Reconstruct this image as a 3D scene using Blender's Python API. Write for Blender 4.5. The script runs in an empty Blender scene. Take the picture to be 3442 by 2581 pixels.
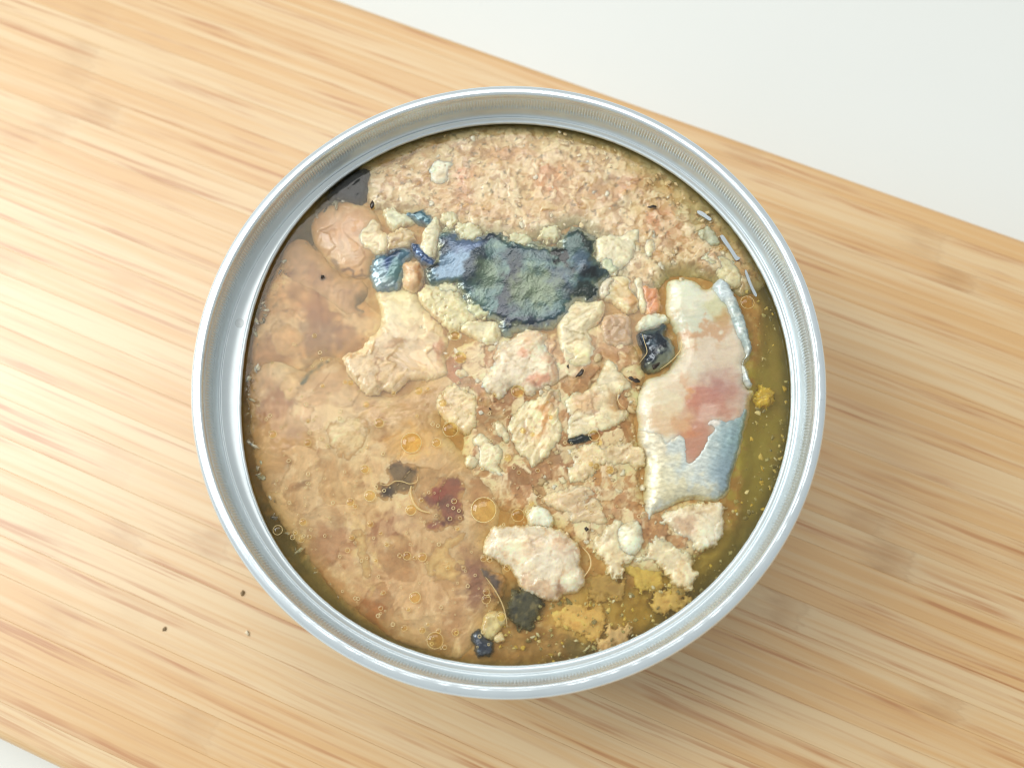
import bpy, math, random
import numpy as np

# ------------------------------------------------------------------ camera, light, exposure
MM = 0.001
RIM_Z = 56.0            # rim of the can above the table, mm
BOARD_Z = 18.0          # top of the cutting board
LIQ_Z = RIM_Z - 5.8     # surface of the broth
FPX, PW, PH = 2900.0, 3442.0, 2581.0
CAM = np.array([2.36, -32.89, RIM_Z + 111.08])
_ax, _ay = math.radians(15.06), math.radians(0.84)
_Rx = np.array([[1, 0, 0], [0, math.cos(_ax), -math.sin(_ax)], [0, math.sin(_ax), math.cos(_ax)]])
_Ry = np.array([[math.cos(_ay), 0, math.sin(_ay)], [0, 1, 0], [-math.sin(_ay), 0, math.cos(_ay)]])
ROT = _Rx @ _Ry
scn = bpy.context.scene
COL = scn.collection
cam = bpy.data.cameras.new('camera'); camo = bpy.data.objects.new('camera', cam); COL.objects.link(camo)
from mathutils import Matrix, Vector
m4 = Matrix(ROT.tolist()).to_4x4(); m4.translation = Vector((CAM * MM).tolist()); camo.matrix_world = m4
cam.sensor_width = 36; cam.lens = 36 * FPX / PW; cam.clip_start = 0.005; cam.clip_end = 20
cam.dof.use_dof = True; cam.dof.focus_distance = 0.1235; cam.dof.aperture_fstop = 18.0
scn.camera = camo

world = bpy.data.worlds.new('World'); scn.world = world; world.use_nodes = True
bg = world.node_tree.nodes['Background']; bg.inputs[0].default_value = (0.96, 1.0, 0.985, 1); bg.inputs[1].default_value = 0.54

def area(name, loc, target, sx, sy, power, col):
    l = bpy.data.lights.new(name, 'AREA'); l.shape = 'RECTANGLE'; l.size = sx; l.size_y = sy; l.energy = power; l.color = col
    o = bpy.data.objects.new(name, l); COL.objects.link(o); o.location = loc
    o.rotation_euler = (Vector(target) - Vector(loc)).to_track_quat('-Z', 'Y').to_euler(); return o
area('window_light', (-0.70, 0.22, 0.68), (0, 0, 0.04), 0.42, 0.66, 6.8, (0.97, 1.0, 0.99))
area('overhead_fill', (-0.15, 0.55, 1.25), (0, 0, 0.04), 0.7, 0.5, 4.0, (1.0, 0.97, 0.92))  # unseen overhead fill, added for soft light

scn.view_settings.view_transform = 'Standard'; scn.view_settings.look = 'None'
scn.view_settings.exposure = 0.0; scn.view_settings.gamma = 1.0; scn.view_settings.use_curve_mapping = False
scn.render.engine = 'CYCLES'
scn.cycles.use_denoising = True
scn.cycles.max_bounces = 8; scn.cycles.transparent_max_bounces = 12
scn.cycles.caustics_reflective = False; scn.cycles.caustics_refractive = False
scn.cycles.sample_clamp_indirect = 4.0; scn.cycles.volume_bounces = 4; scn.cycles.filter_width = 1.1

# ------------------------------------------------------------------ pixels -> place
def unproj(S, z):
    """photo pixels (N,2) -> points on the level z (mm)"""
    S = np.atleast_2d(np.asarray(S, float))
    r = np.stack([(S[:, 0] - PW / 2) / FPX, -(S[:, 1] - PH / 2) / FPX, -np.ones(len(S))], 1) @ ROT.T
    t = (z - CAM[2]) / r[:, 2]
    return (CAM + r * t[:, None])[:, :2]

CROP = {'G': (0, 0, 0.6427), 'A': (700, 350, 2.212), 'B': (1700, 250, 2.212), 'C': (700, 1000, 2.212),
        'D': (1700, 900, 2.212), 'E': (900, 1650, 2.212), 'F': (1600, 1650, 2.212), 'H': (1200, 700, 3.687),
        'I': (1700, 700, 3.687), 'J': (1500, 1100, 3.16), 'K': (2100, 850, 3.687), 'L': (2050, 1250, 3.687)}
def S(k, *p):
    """points read off an enlargement k -> photo pixels; 'K', (x,y), (x,y) ..."""
    x0, y0, s = CROP[k]
    return [(x0 + a / s, y0 + b / s) for a, b in p]
def P1(k, x, y, z=None):
    return unproj(S(k, (x, y)), LIQ_Z if z is None else z)[0]

# ------------------------------------------------------------------ numpy noise
def _h(ix, iy, seed):
    n = (ix.astype(np.int64) * 374761393 + iy.astype(np.int64) * 668265263 + seed * 2147483647 + 12345) & 0xffffffff
    n = ((n ^ (n >> 13)) * 1274126177) & 0xffffffff
    n = ((n ^ (n >> 16)) * 2246822519) & 0xffffffff
    return ((n ^ (n >> 15)) & 0xffffff) / float(0x1000000)
def gnoise(x, y, seed=0):
    ix, iy = np.floor(x), np.floor(y); fx, fy = x - ix, y - iy
    u, v = fx**3 * (fx * (fx * 6 - 15) + 10), fy**3 * (fy * (fy * 6 - 15) + 10)
    def g(a, b):
        t = _h(ix + a, iy + b, seed) * 2 * math.pi
        return np.cos(t) * (fx - a) + np.sin(t) * (fy - b)
    n0 = g(0, 0) * (1 - u) + g(1, 0) * u; n1 = g(0, 1) * (1 - u) + g(1, 1) * u
    return (n0 * (1 - v) + n1 * v) * 1.5
def fbm(x, y, f=1.0, oct=4, seed=0, gain=0.5):
    s = np.zeros_like(x, dtype=float); a = 1.0; tot = 0
    for i in range(oct):
        s += a * gnoise(x * f + 17.3 * i, y * f - 9.1 * i, seed + i); tot += a; a *= gain; f *= 2.03
    return s / tot * 1.3
def worley(x, y, seed=0):
    ix, iy = np.floor(x), np.floor(y)
    f1 = np.full(x.shape, 9.0); f2 = np.full(x.shape, 9.0); cid = np.zeros(x.shape)
    for a in (-1, 0, 1):
        for b in (-1, 0, 1):
            cx, cy = ix + a, iy + b
            d = np.hypot(cx + _h(cx, cy, seed) - x, cy + _h(cx, cy, seed + 7) - y)
            r = _h(cx, cy, seed + 13)
            nw = d < f1
            f2 = np.where(nw, f1, np.minimum(f2, d)); cid = np.where(nw, r, cid); f1 = np.where(nw, d, f1)
    return f1, f2, cid
def flakes(x, y, size, seed, warp=0.35):
    """cells of broken flesh: tone 0..1, tilt plane (mm per mm), fibre noise along each cell's own grain, edge 0 at the cracks"""
    wx = x / size + warp * fbm(x, y, 0.9 / size, 3, seed + 1); wy = y / size + warp * fbm(x, y, 0.9 / size, 3, seed + 2)
    ix, iy = np.floor(wx), np.floor(wy)
    f1 = np.full(x.shape, 9.0); f2 = f1.copy(); cid = np.zeros(x.shape); px = np.zeros(x.shape); py = np.zeros(x.shape)
    for a in (-1, 0, 1):
        for b in (-1, 0, 1):
            cx, cy = ix + a, iy + b; r = _h(cx, cy, seed + 13)
            dx, dy = wx - cx - _h(cx, cy, seed), wy - cy - _h(cx, cy, seed + 7)
            an = r * math.pi * 2; u = dx * np.cos(an) + dy * np.sin(an); v = -dx * np.sin(an) + dy * np.cos(an)
            d = np.sqrt((u * 0.75) ** 2 + (v * 1.25) ** 2)
            nw = d < f1
            f2 = np.where(nw, f1, np.minimum(f2, d)); cid = np.where(nw, r, cid); px = np.where(nw, u, px); py = np.where(nw, v, py); f1 = np.where(nw, d, f1)
    tone = (cid * 7.31) % 1.0
    fib = fbm(px * size * 0.35 + cid * 50, py * size * 1.6 + cid * 91, 1.0, 3, seed + 20)
    return tone, (px * np.cos(cid * 20) + py * np.sin(cid * 20)) * size, fib, f2 - f1
def sstep(a, b, x):
    t = np.clip((x - a) / (b - a), 0, 1); return t * t * (3 - 2 * t)
def lin(c):
    c = np.asarray(c, float) / 255.0
    return np.where(c <= 0.04045, c / 12.92, ((c + 0.055) / 1.055) ** 2.4)

# ------------------------------------------------------------------ mesh helpers
def mesh_obj(name, V, F, mat, parent=None, loc=(0, 0, 0), colors=None, smooth=True, link=True):
    """V (N,3) mm in world place, F (M,3|4) int array or list"""
    V = np.asarray(V, float); loc = np.asarray(loc, float)
    me = bpy.data.meshes.new(name)
    W = (V - loc) * MM
    if isinstance(F, np.ndarray):
        k = F.shape[1]; n = len(F)
        me.vertices.add(len(W)); me.vertices.foreach_set('co', W.astype(np.float32).ravel())
        me.loops.add(n * k); me.loops.foreach_set('vertex_index', F.astype(np.int32).ravel())
        me.polygons.add(n); me.polygons.foreach_set('loop_start', np.arange(0, n * k, k, dtype=np.int32))
        me.polygons.foreach_set('loop_total', np.full(n, k, np.int32))
        me.update(calc_edges=True)
    else:
        me.from_pydata(W.tolist(), [], F)
    if smooth:
        me.polygons.foreach_set('use_smooth', np.ones(len(me.polygons), bool))
    if colors is not None:
        at = me.color_attributes.new('Col', 'FLOAT_COLOR', 'POINT')
        c4 = np.ones((len(W), 4), np.float32); c4[:, :3] = colors; at.data.foreach_set('color', c4.ravel())
    me.materials.append(mat)
    o = bpy.data.objects.new(name, me); COL.objects.link(o)
    o.location = (loc * MM).tolist()
    if parent is not None:
        o.parent = parent
        o.location = (loc * MM - np.array(parent.location)).tolist()
    return o
def tag(o, label, cat, group=None, kind=None):
    o['label'] = label; o['category'] = cat
    if group: o['group'] = group
    if kind: o['kind'] = kind
    return o
def empty(name, loc):
    o = bpy.data.objects.new(name, None); COL.objects.link(o); o.location = [c * MM for c in loc]; o.empty_display_size = 0.01; return o

# ------------------------------------------------------------------ materials
def new_mat(name):
    m = bpy.data.materials.new(name); m.use_nodes = True
    nt = m.node_tree; return m, nt, nt.nodes['Principled BSDF'], nt.nodes['Material Output']
def N(nt, t, **kw):
    n = nt.nodes.new(t)
    for k, v in kw.items(): setattr(n, k, v)
    return n
def noise_n(nt, scale, detail=3, rough=0.55, vec=None):
    n = N(nt, 'ShaderNodeTexNoise'); n.inputs['Scale'].default_value = scale; n.inputs['Detail'].default_value = detail
    n.inputs['Roughness'].default_value = rough
    if vec is not None: nt.links.new(vec, n.inputs['Vector'])
    return n
def mathn(nt, op, a, b=None, c=None):
    n = N(nt, 'ShaderNodeMath', operation=op)
    for i, v in enumerate((a, b, c)):
        if v is None: continue
        if isinstance(v, (int, float)): n.inputs[i].default_value = v
        else: nt.links.new(v, n.inputs[i])
    return n.outputs[0]
def mixc(nt, fac, a, b, mode='MIX'):
    n = N(nt, 'ShaderNodeMix', data_type='RGBA', blend_type=mode)
    for i, v in ((0, fac), (6, a), (7, b)):
        if isinstance(v, (int, float)): n.inputs[i].default_value = v
        elif isinstance(v, tuple): n.inputs[i].default_value = (*v, 1)
        else: nt.links.new(v, n.inputs[i])
    return n.outputs[2]

def flesh_mat(name, rough=0.33, sss=0.35, bump=0.35, coat=0.35, metallic=0.0, bscale=2600.0, coatr=0.12):
    m, nt, b, out = new_mat(name)
    geo = N(nt, 'ShaderNodeNewGeometry')
    at = N(nt, 'ShaderNodeAttribute', attribute_name='Col')
    n1 = noise_n(nt, 2300, 5, 0.7, geo.outputs['Position']); n1.inputs['Distortion'].default_value = 0.6
    fac = mathn(nt, 'MULTIPLY_ADD', n1.outputs[0], 0.30, 0.85)
    nt.links.new(mixc(nt, 1.0, at.outputs['Color'], fac, 'MULTIPLY'), b.inputs['Base Color'])
    n2 = noise_n(nt, bscale, 3, 0.6, geo.outputs['Position'])
    bm = N(nt, 'ShaderNodeBump'); bm.inputs['Strength'].default_value = bump; bm.inputs['Distance'].default_value = 0.00012
    nt.links.new(n2.outputs[0], bm.inputs['Height']); nt.links.new(bm.outputs[0], b.inputs['Normal'])
    nt.links.new(bm.outputs[0], b.inputs['Coat Normal'])
    b.inputs['Roughness'].default_value = rough; b.inputs['Metallic'].default_value = metallic
    b.inputs['Subsurface Weight'].default_value = sss; b.inputs['Subsurface Radius'].default_value = (1.0, 0.78, 0.55)
    b.inputs['Subsurface Scale'].default_value = 0.0013
    b.inputs['Coat Weight'].default_value = coat; b.inputs['Coat Roughness'].default_value = coatr; b.inputs['Coat IOR'].default_value = 1.4
    return m
M_FLESH = flesh_mat('wet_fish_flesh', rough=0.42, sss=1.0, bump=0.2, coat=0.85, coatr=0.06)
M_SUNK = flesh_mat('sunken_fish_flesh', rough=0.6, sss=0.5, bump=0.1, coat=0.0)
M_SKIN = flesh_mat('dark_mackerel_skin', rough=0.22, sss=0.0, bump=0.3, coat=1.0, metallic=0.35, bscale=3200, coatr=0.10)
M_SILVER = flesh_mat('silver_mackerel_skin', rough=0.38, sss=0.1, bump=0.2, coat=0.3, metallic=0.2, bscale=3600)
M_BED = flesh_mat('sediment', rough=0.6, sss=0.0, bump=0.4, coat=0.0)

def metal_mat(name, base, rough, scuff=0.0, metallic=0.55):
    m, nt, b, out = new_mat(name)
    geo = N(nt, 'ShaderNodeNewGeometry')
    n1 = noise_n(nt, 900, 5, 0.65, geo.outputs['Position'])
    b.inputs['Metallic'].default_value = metallic
    ro = mathn(nt, 'MULTIPLY_ADD', n1.outputs[0], 0.08, rough - 0.04)
    nt.links.new(ro, b.inputs['Roughness'])
    n3 = noise_n(nt, 140, 4, 0.6, geo.outputs['Position'])
    f = mathn(nt, 'MULTIPLY_ADD', n3.outputs[0], 0.22, 0.89)
    c = mixc(nt, 1.0, base, f, 'MULTIPLY')
    if scuff:
        n4 = noise_n(nt, 420, 5, 0.7, geo.outputs['Position'])
        k = N(nt, 'ShaderNodeMapRange'); k.inputs['From Min'].default_value = 0.62; k.inputs['From Max'].default_value = 0.72
        nt.links.new(n4.outputs[0], k.inputs['Value'])
        c = mixc(nt, mathn(nt, 'MULTIPLY', k.outputs[0], scuff), c, (0.30, 0.36, 0.43))
    nt.links.new(c, b.inputs['Base Color'])
    bm = N(nt, 'ShaderNodeBump'); bm.inputs['Strength'].default_value = 0.05; bm.inputs['Distance'].default_value = 0.00003
    nt.links.new(n3.outputs[0], bm.inputs['Height']); nt.links.new(bm.outputs[0], b.inputs['Normal'])
    return m
M_RIM = metal_mat('rim_metal', (0.76, 0.83, 0.87), 0.26, 0.35, 0.7)
M_WALL = metal_mat('brushed_metal', (0.70, 0.77, 0.80), 0.30, 0.0, 0.6)
M_LEDGE = metal_mat('satin_metal', (0.72, 0.79, 0.82), 0.34, 0.0, 0.55)
M_BODY = metal_mat('can_metal', (0.50, 0.56, 0.62), 0.34, 0.0, 0.8)

# ------------------------------------------------------------------ table
def make_table():
    m, nt, b, out = new_mat('white_table_top')
    geo = N(nt, 'ShaderNodeNewGeometry')
    n1 = noise_n(nt, 22, 4, 0.6, geo.outputs['Position'])
    n2 = noise_n(nt, 300, 2, 0.5, geo.outputs['Position'])
    sp = mathn(nt, 'GREATER_THAN', n2.outputs[0], 0.76)
    c = mixc(nt, n1.outputs[0], (0.78, 0.795, 0.765), (0.81, 0.825, 0.80))
    c = mixc(nt, mathn(nt, 'MULTIPLY', sp, 0.12), c, (0.45, 0.46, 0.45))
    nt.links.new(c, b.inputs['Base Color']); b.inputs['Roughness'].default_value = 0.32
    V = np.array([[-900, -700, 0], [900, -700, 0], [900, 700, 0], [-900, 700, 0], [-900, -700, -25], [900, -700, -25], [900, 700, -25], [-900, 700, -25]], float)
    F = [(0, 1, 2, 3), (7, 6, 5, 4), (0, 4, 5, 1), (1, 5, 6, 2), (2, 6, 7, 3), (3, 7, 4, 0)]
    o = mesh_obj('table', V, F, m, smooth=False); o['kind'] = 'structure'
    return o
make_table()

# ------------------------------------------------------------------ bamboo board
TH = math.radians(-22.26)
BD = np.array([math.cos(TH), math.sin(TH)]); BN = np.array([-math.sin(TH), math.cos(TH)])
def make_board():
    e_top = unproj([(1159, 0), (3442, 801)], BOARD_Z) @ BN
    e_bot = unproj([(0, 2492), (181, 2581)], BOARD_Z) @ BN
    n1, n0 = e_top.mean(), e_bot.mean()
    m, nt, b, out = new_mat('bamboo')
    tc = N(nt, 'ShaderNodeTexCoord'); oi = N(nt, 'ShaderNodeObjectInfo')
    sep = N(nt, 'ShaderNodeSeparateXYZ'); nt.links.new(tc.outputs['Object'], sep.inputs[0])
    X = mathn(nt, 'MULTIPLY', sep.outputs[0], 1000.0); Y = mathn(nt, 'MULTIPLY', sep.outputs[1], 1000.0); Z = sep.outputs[2]
    rnd = oi.outputs['Random']
    def vec(x, y, z):
        c = N(nt, 'ShaderNodeCombineXYZ')
        for i, v in enumerate((x, y, z)):
            if isinstance(v, (int, float)): c.inputs[i].default_value = v
            else: nt.links.new(v, c.inputs[i])
        return c.outputs[0]
    r37 = mathn(nt, 'MULTIPLY', rnd, 137.0)
    # slow wander of the fibres
    wn = noise_n(nt, 1.0, 2, 0.5, vec(mathn(nt, 'MULTIPLY', X, 0.02), mathn(nt, 'MULTIPLY', Y, 0.05), r37))
    Yw = mathn(nt, 'ADD', Y, mathn(nt, 'MULTIPLY', wn.outputs[0], 1.4))
    fine = noise_n(nt, 1.0, 4, 0.62, vec(mathn(nt, 'MULTIPLY', X, 0.020), mathn(nt, 'MULTIPLY', Yw, 1.05), r37))
    mid = noise_n(nt, 1.0, 3, 0.55, vec(mathn(nt, 'MULTIPLY', X, 0.022), mathn(nt, 'MULTIPLY', Yw, 0.75), mathn(nt, 'ADD', r37, 31.0)))
    patch = noise_n(nt, 1.0, 2, 0.5, vec(mathn(nt, 'MULTIPLY', X, 0.05), mathn(nt, 'MULTIPLY', Yw, 0.35), mathn(nt, 'ADD', r37, 77.0)))
    tone = N(nt, 'ShaderNodeAttribute', attribute_type='OBJECT', attribute_name='tone').outputs['Fac']
    pale, tan, dark = (0.765, 0.54, 0.285), (0.705, 0.415, 0.16), (0.50, 0.20, 0.05)
    f1 = N(nt, 'ShaderNodeMapRange'); f1.inputs['From Min'].default_value = 0.36; f1.inputs['From Max'].default_value = 0.66
    nt.links.new(mid.outputs[0], f1.inputs['Value'])
    f1b = mathn(nt, 'ADD', f1.outputs[0], tone)
    f1b = mathn(nt, 'MINIMUM', mathn(nt, 'MAXIMUM', f1b, 0.0), 1.0)
    c = mixc(nt, f1b, pale, tan)
    f2 = N(nt, 'ShaderNodeMapRange'); f2.inputs['From Min'].default_value = 0.50; f2.inputs['From Max'].default_value = 0.64
    nt.links.new(fine.outputs[0], f2.inputs['Value'])
    f3 = N(nt, 'ShaderNodeMapRange'); f3.inputs['From Min'].default_value = 0.45; f3.inputs['From Max'].default_value = 0.70
    nt.links.new(patch.outputs[0], f3.inputs['Value'])
    fd = mathn(nt, 'MULTIPLY', mathn(nt, 'ADD', mathn(nt, 'MULTIPLY', f3.outputs[0], 1.0), 0.22), f2.outputs[0])
    c = mixc(nt, mathn(nt, 'MINIMUM', fd, 0.9), c, dark)
    # growth node of the cane: dark flare before it, pale scar on it
    nx = N(nt, 'ShaderNodeAttribute', attribute_type='OBJECT', attribute_name='node_x').outputs['Fac']
    ns = N(nt, 'ShaderNodeAttribute', attribute_type='OBJECT', attribute_name='node_s').outputs['Fac']
    dx = mathn(nt, 'SUBTRACT', X, nx)
    wob = noise_n(nt, 1.0, 3, 0.6, vec(mathn(nt, 'MULTIPLY', X, 0.18), mathn(nt, 'MULTIPLY', Y, 1.1), r37))
    dxw = mathn(nt, 'ADD', dx, mathn(nt, 'MULTIPLY_ADD', wob.outputs[0], 7.0, -3.5))
    def gauss(x, w):
        q = mathn(nt, 'DIVIDE', x, w); return mathn(nt, 'EXPONENT', mathn(nt, 'MULTIPLY', mathn(nt, 'MULTIPLY', q, q), -1.0))
    flare = mathn(nt, 'MULTIPLY', gauss(mathn(nt, 'ADD', dxw, 3.2), 3.4), mathn(nt, 'MULTIPLY_ADD', wob.outputs[0], 1.4, -0.12))
    scar = gauss(mathn(nt, 'SUBTRACT', dxw, 0.9), 1.5)
    line = gauss(dxw, 0.45)
    c = mixc(nt, mathn(nt, 'MULTIPLY', mathn(nt, 'MAXIMUM', flare, 0.0), mathn(nt, 'MULTIPLY', ns, 0.9)), c, (0.47, 0.25, 0.09))
    c = mixc(nt, mathn(nt, 'MULTIPLY', scar, mathn(nt, 'MULTIPLY', ns, 0.28)), c, (0.76, 0.58, 0.34))
    c = mixc(nt, mathn(nt, 'MULTIPLY', line, mathn(nt, 'MULTIPLY', ns, 0.25)), c, (0.42, 0.22, 0.08))
    nt.links.new(c, b.inputs['Base Color'])
    b.inputs['Roughness'].default_value = 0.40; b.inputs['Specular IOR Level'].default_value = 0.9; b.inputs['Coat Weight'].default_value = 1.0; b.inputs['Coat Roughness'].default_value = 0.46
    bm = N(nt, 'ShaderNodeBump'); bm.inputs['Strength'].default_value = 0.15; bm.inputs['Distance'].default_value = 0.00006
    nt.links.new(fine.outputs[0], bm.inputs['Height']); nt.links.new(bm.outputs[0], b.inputs['Normal'])

    mid_n = (n0 + n1) / 2
    root = empty('cutting_board', (*(BN * mid_n), 0)); root.rotation_euler = (0, 0, TH)
    tag(root, 'pale bamboo cutting board of glued strips under the opened can', 'cutting board')
    rng = random.Random(5)
    ys = [n0]
    while ys[-1] < n1 - 6.5: ys.append(ys[-1] + rng.uniform(3.9, 6.3))
    ys.append(n1)
    nodes = []
    def nd(S_, s=1.0):
        p = unproj([S_], BOARD_Z)[0]; nodes.append((p @ BN, p @ BD, s))
    for x, y, s in ((590, 340, .8), (560, 450, .6), (690, 760, 1.), (210, 870, .6), (400, 830, .8), (1320, 600, .7), (1480, 880, 1.2), (850, 1010, .6)):
        nd((x * .5425, y * .5425), s)
    for x, y, s in ((1500, 370, 1.4), (1400, 470, 1.0), (850, 640, 1.2), (1830, 1290, 1.1)): nd((2242 + x * .5425, 1681 + y * .5425), s)
    for x, y, s in ((1700, 600, 1.1), (1480, 300, .8), (1080, 240, .9), (1900, 470, .5)): nd((2442 + x * .482, 700 + y * .482), s)
    for x, y, s in ((880, 200, 1.0), (1390, 330, 1.1), (1250, 1560, .7), (390, 870, .4)): nd((x * .5425, 1681 + y * .5425), s)
    nd((2442, 430), 1.0); nd((2560, 510), .6); nd((470, 960), .6); nd((2950, 1790), 1.0)
    L = 175.0
    nstrip = len(ys) - 1
    for i in range(nstrip):
        a, c_ = ys[i] - mid_n, ys[i + 1] - mid_n
        w = (c_ - a) / 2 - 0.006; yc = (a + c_) / 2; ch = 0.035; top = BOARD_Z - rng.uniform(0, 0.012); bot = 2.0 if 0 < i < nstrip - 1 else 2.0
        r = 1.6
        lo = [(-w, bot), (-w, top - ch), (-w + ch, top), (w - ch, top), (w, top - ch), (w, bot)]
        if i == 0:      # long edges are rounded over
            lo = [(-w, bot)] + [(-w + r - r * math.cos(t), top - r + r * math.sin(t)) for t in np.linspace(0, math.pi / 2, 6)] + [(w - ch, top), (w, top - ch), (w, bot)]
        if i == nstrip - 1:
            lo = [(-w, bot), (-w, top - ch), (-w + ch, top)] + [(w - r + r * math.sin(t), top - r + r * math.cos(t)) for t in np.linspace(0, math.pi / 2, 6)] + [(w, bot)]
        k = len(lo)
        V = [(-L, y + yc, z) for y, z in lo] + [(L, y + yc, z) for y, z in lo]
        F = [tuple(range(k))[::-1], tuple(range(k, 2 * k))] + [(j, (j + 1) % k, k + (j + 1) % k, k + j) for j in range(k)]
        o = mesh_obj('bamboo_strip', np.array(V) - np.array([0, yc, 0]), [tuple(f)[::-1] for f in F], m, smooth=False)
        o.parent = root; o.location = (0, yc * MM, 0)
        o['tone'] = rng.uniform(-0.42, 0.34)
        cand = [(px, s) for (pn, px, s) in nodes if ys[i] <= pn < ys[i + 1]]
        if cand: px, s = cand[0]
        else: px, s = rng.uniform(-160, 160), rng.uniform(0.25, 0.7)
        o['node_x'] = float(px); o['node_s'] = float(s) * 0.7
    # rubber feet keep the strips off the table
    fm, fnt, fb, _ = new_mat('rubber'); fb.inputs['Base Color'].default_value = (0.12, 0.12, 0.12, 1); fb.inputs['Roughness'].default_value = 0.7
    t = np.linspace(0, 2 * math.pi, 25)[:-1]
    V = np.concatenate([np.stack([7 * np.cos(t), 7 * np.sin(t), 0 * t], 1), np.stack([6.4 * np.cos(t), 6.4 * np.sin(t), 0 * t + 2.0], 1)])
    F = [tuple(range(24))[::-1], tuple(range(24, 48))] + [(j, (j + 1) % 24, 24 + (j + 1) % 24, 24 + j) for j in range(24)]
    me = None
    for sx in (-1, 1):
        for sy in (-1, 1):
            if me is None:
                o = mesh_obj('foot', V, F, fm); me = o.data
            else:
                o = bpy.data.objects.new('foot', me); COL.objects.link(o)
            o.parent = root; o.location = (sx * 155 * MM, sy * ((n1 - n0) / 2 - 16) * MM, 0)
make_board()

# ------------------------------------------------------------------ can
def ring_mesh(profile, nseg, close=False):
    """profile: list of fn(theta)->(r,z) or (r,z)"""
    t = np.linspace(0, 2 * math.pi, nseg + 1)[:-1]
    rows = []
    for p in profile:
        r, z = p(t) if callable(p) else (np.full(nseg, float(p[0])), np.full(nseg, float(p[1])))
        rows.append(np.stack([r * np.cos(t), r * np.sin(t), RIM_Z + z + 0 * t], 1))
    V = np.concatenate(rows); k = len(rows)
    j = np.arange(nseg); F = []
    for i in range(k - 1 + (1 if close else 0)):
        a = i * nseg; b = ((i + 1) % k) * nseg
        F.append(np.stack([a + j, a + (j + 1) % nseg, b + (j + 1) % nseg, b + j], 1))
    return V, np.concatenate(F)
def open_r(t):
    d = np.angle(np.exp(1j * (t - math.pi)))
    e = np.angle(np.exp(1j * (t + math.pi / 2)))
    return 39.35 - 2.05 * np.exp(-(d / 0.55) ** 2) - 0.35 * np.exp(-(e / 0.7) ** 2)
def make_can():
    root = empty('fish_can', (0, 0, BOARD_Z + 0.05))
    tag(root, 'opened round silver tin can without its lid, full of fish, on bamboo board', 'can')
    zb = BOARD_Z + 0.05 - RIM_Z
    # body: outside down, base, inside up
    V, F = ring_mesh([(40.95, -3.35), (41.15, -4.2), (41.25, -6), (41.25, zb + 3.0), (41.6, zb + 1.6), (41.2, zb + 0.5), (40.2, zb), (38.6, zb), (38.0, zb + 1.2),
                      (20, zb + 1.25), (0.01, zb + 1.25), (0.01, zb + 1.7), (20, zb + 1.7), (38.2, zb + 1.7), (40.6, zb + 2.4), (40.95, zb + 4), (40.95, -7.2), (40.85, -6.2)], 192)
    mesh_obj('can_body', V, F, M_BODY, root, (0, 0, BOARD_Z + 0.05))
    # double seam with its rubbed crease
    def crease(dr, dz, amp, seed):
        def f(t):
            x = np.cos(t) * 42; y = np.sin(t) * 42
            n = fbm(x, y, 0.55, 4, seed)
            return 41.5 + dr + 0.10 * n, np.full_like(t, dz) - amp * np.clip(n + 0.35, 0, 1)
        return f
    arc = [(42.75 - 0.95 + 0.95 * math.sin(a), -0.95 + 0.95 * math.cos(a)) for a in np.linspace(math.pi / 2, 0.25, 9)]
    prof = [(41.0, -3.4), (41.5, -3.42), (42.35, -3.3), (42.70, -2.95), (42.78, -2.4), (42.74, -1.6)] + arc + \
           [(41.72, 0.0), crease(0.07, -0.01, 0.0, 3), crease(0.0, -0.02, 0.035, 3), crease(-0.09, -0.01, 0.0, 4), (41.30, -0.03), (41.18, -0.12), (41.08, -0.30), (41.02, -0.62)]
    V, F = ring_mesh(prof, 720)
    mesh_obj('double_seam', V, F, M_RIM, root, (0, 0, BOARD_Z + 0.05))
    # countersunk wall with pressed ribs
    nr = 600; seg = nr * 6
    def rib(r, z, a):
        a = a * 2.4
        return lambda t: (r - a * (0.5 + 0.5 * np.cos(t * nr)), np.full_like(t, z))
    V, F = ring_mesh([(41.02, -0.62), (40.98, -0.9), rib(40.93, -1.25, 0.0), rib(40.90, -1.4, 0.045), rib(40.78, -2.2, 0.05), rib(40.70, -2.75, 0.045), rib(40.68, -2.9, 0.0), (40.56, -3.6), (40.46, -4.2), (40.38, -4.48), (40.28, -4.60), (40.18, -4.62)], seg)
    mesh_obj('ribbed_wall', V, F, M_WALL, root, (0, 0, BOARD_Z + 0.05))
    # ledge the lid was sealed to, its lip uneven
    def led(k, z):
        def f(t):
            ro = open_r(t) + 0.035 * fbm(np.cos(t) * 40, np.sin(t) * 40, 0.9, 4, 21)
            return 40.18 * (1 - k) + ro * k, np.full_like(t, z)
        return f
    V, F = ring_mesh([(40.18, -4.62), (40.05, -4.55), (39.97, -4.50), (39.88, -4.53), (39.82, -4.64), led(0.55, -4.88), led(0.76, -5.02), led(0.84, -5.0), led(0.90, -4.93), led(0.95, -4.95), led(1.0, -5.18), led(0.985, -5.40), led(0.6, -5.42), (40.5, -5.45), (40.85, -6.2)], 720)
    mesh_obj('seal_ledge', V, F, M_LEDGE, root, (0, 0, BOARD_Z + 0.05))
    return root
make_can()

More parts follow.
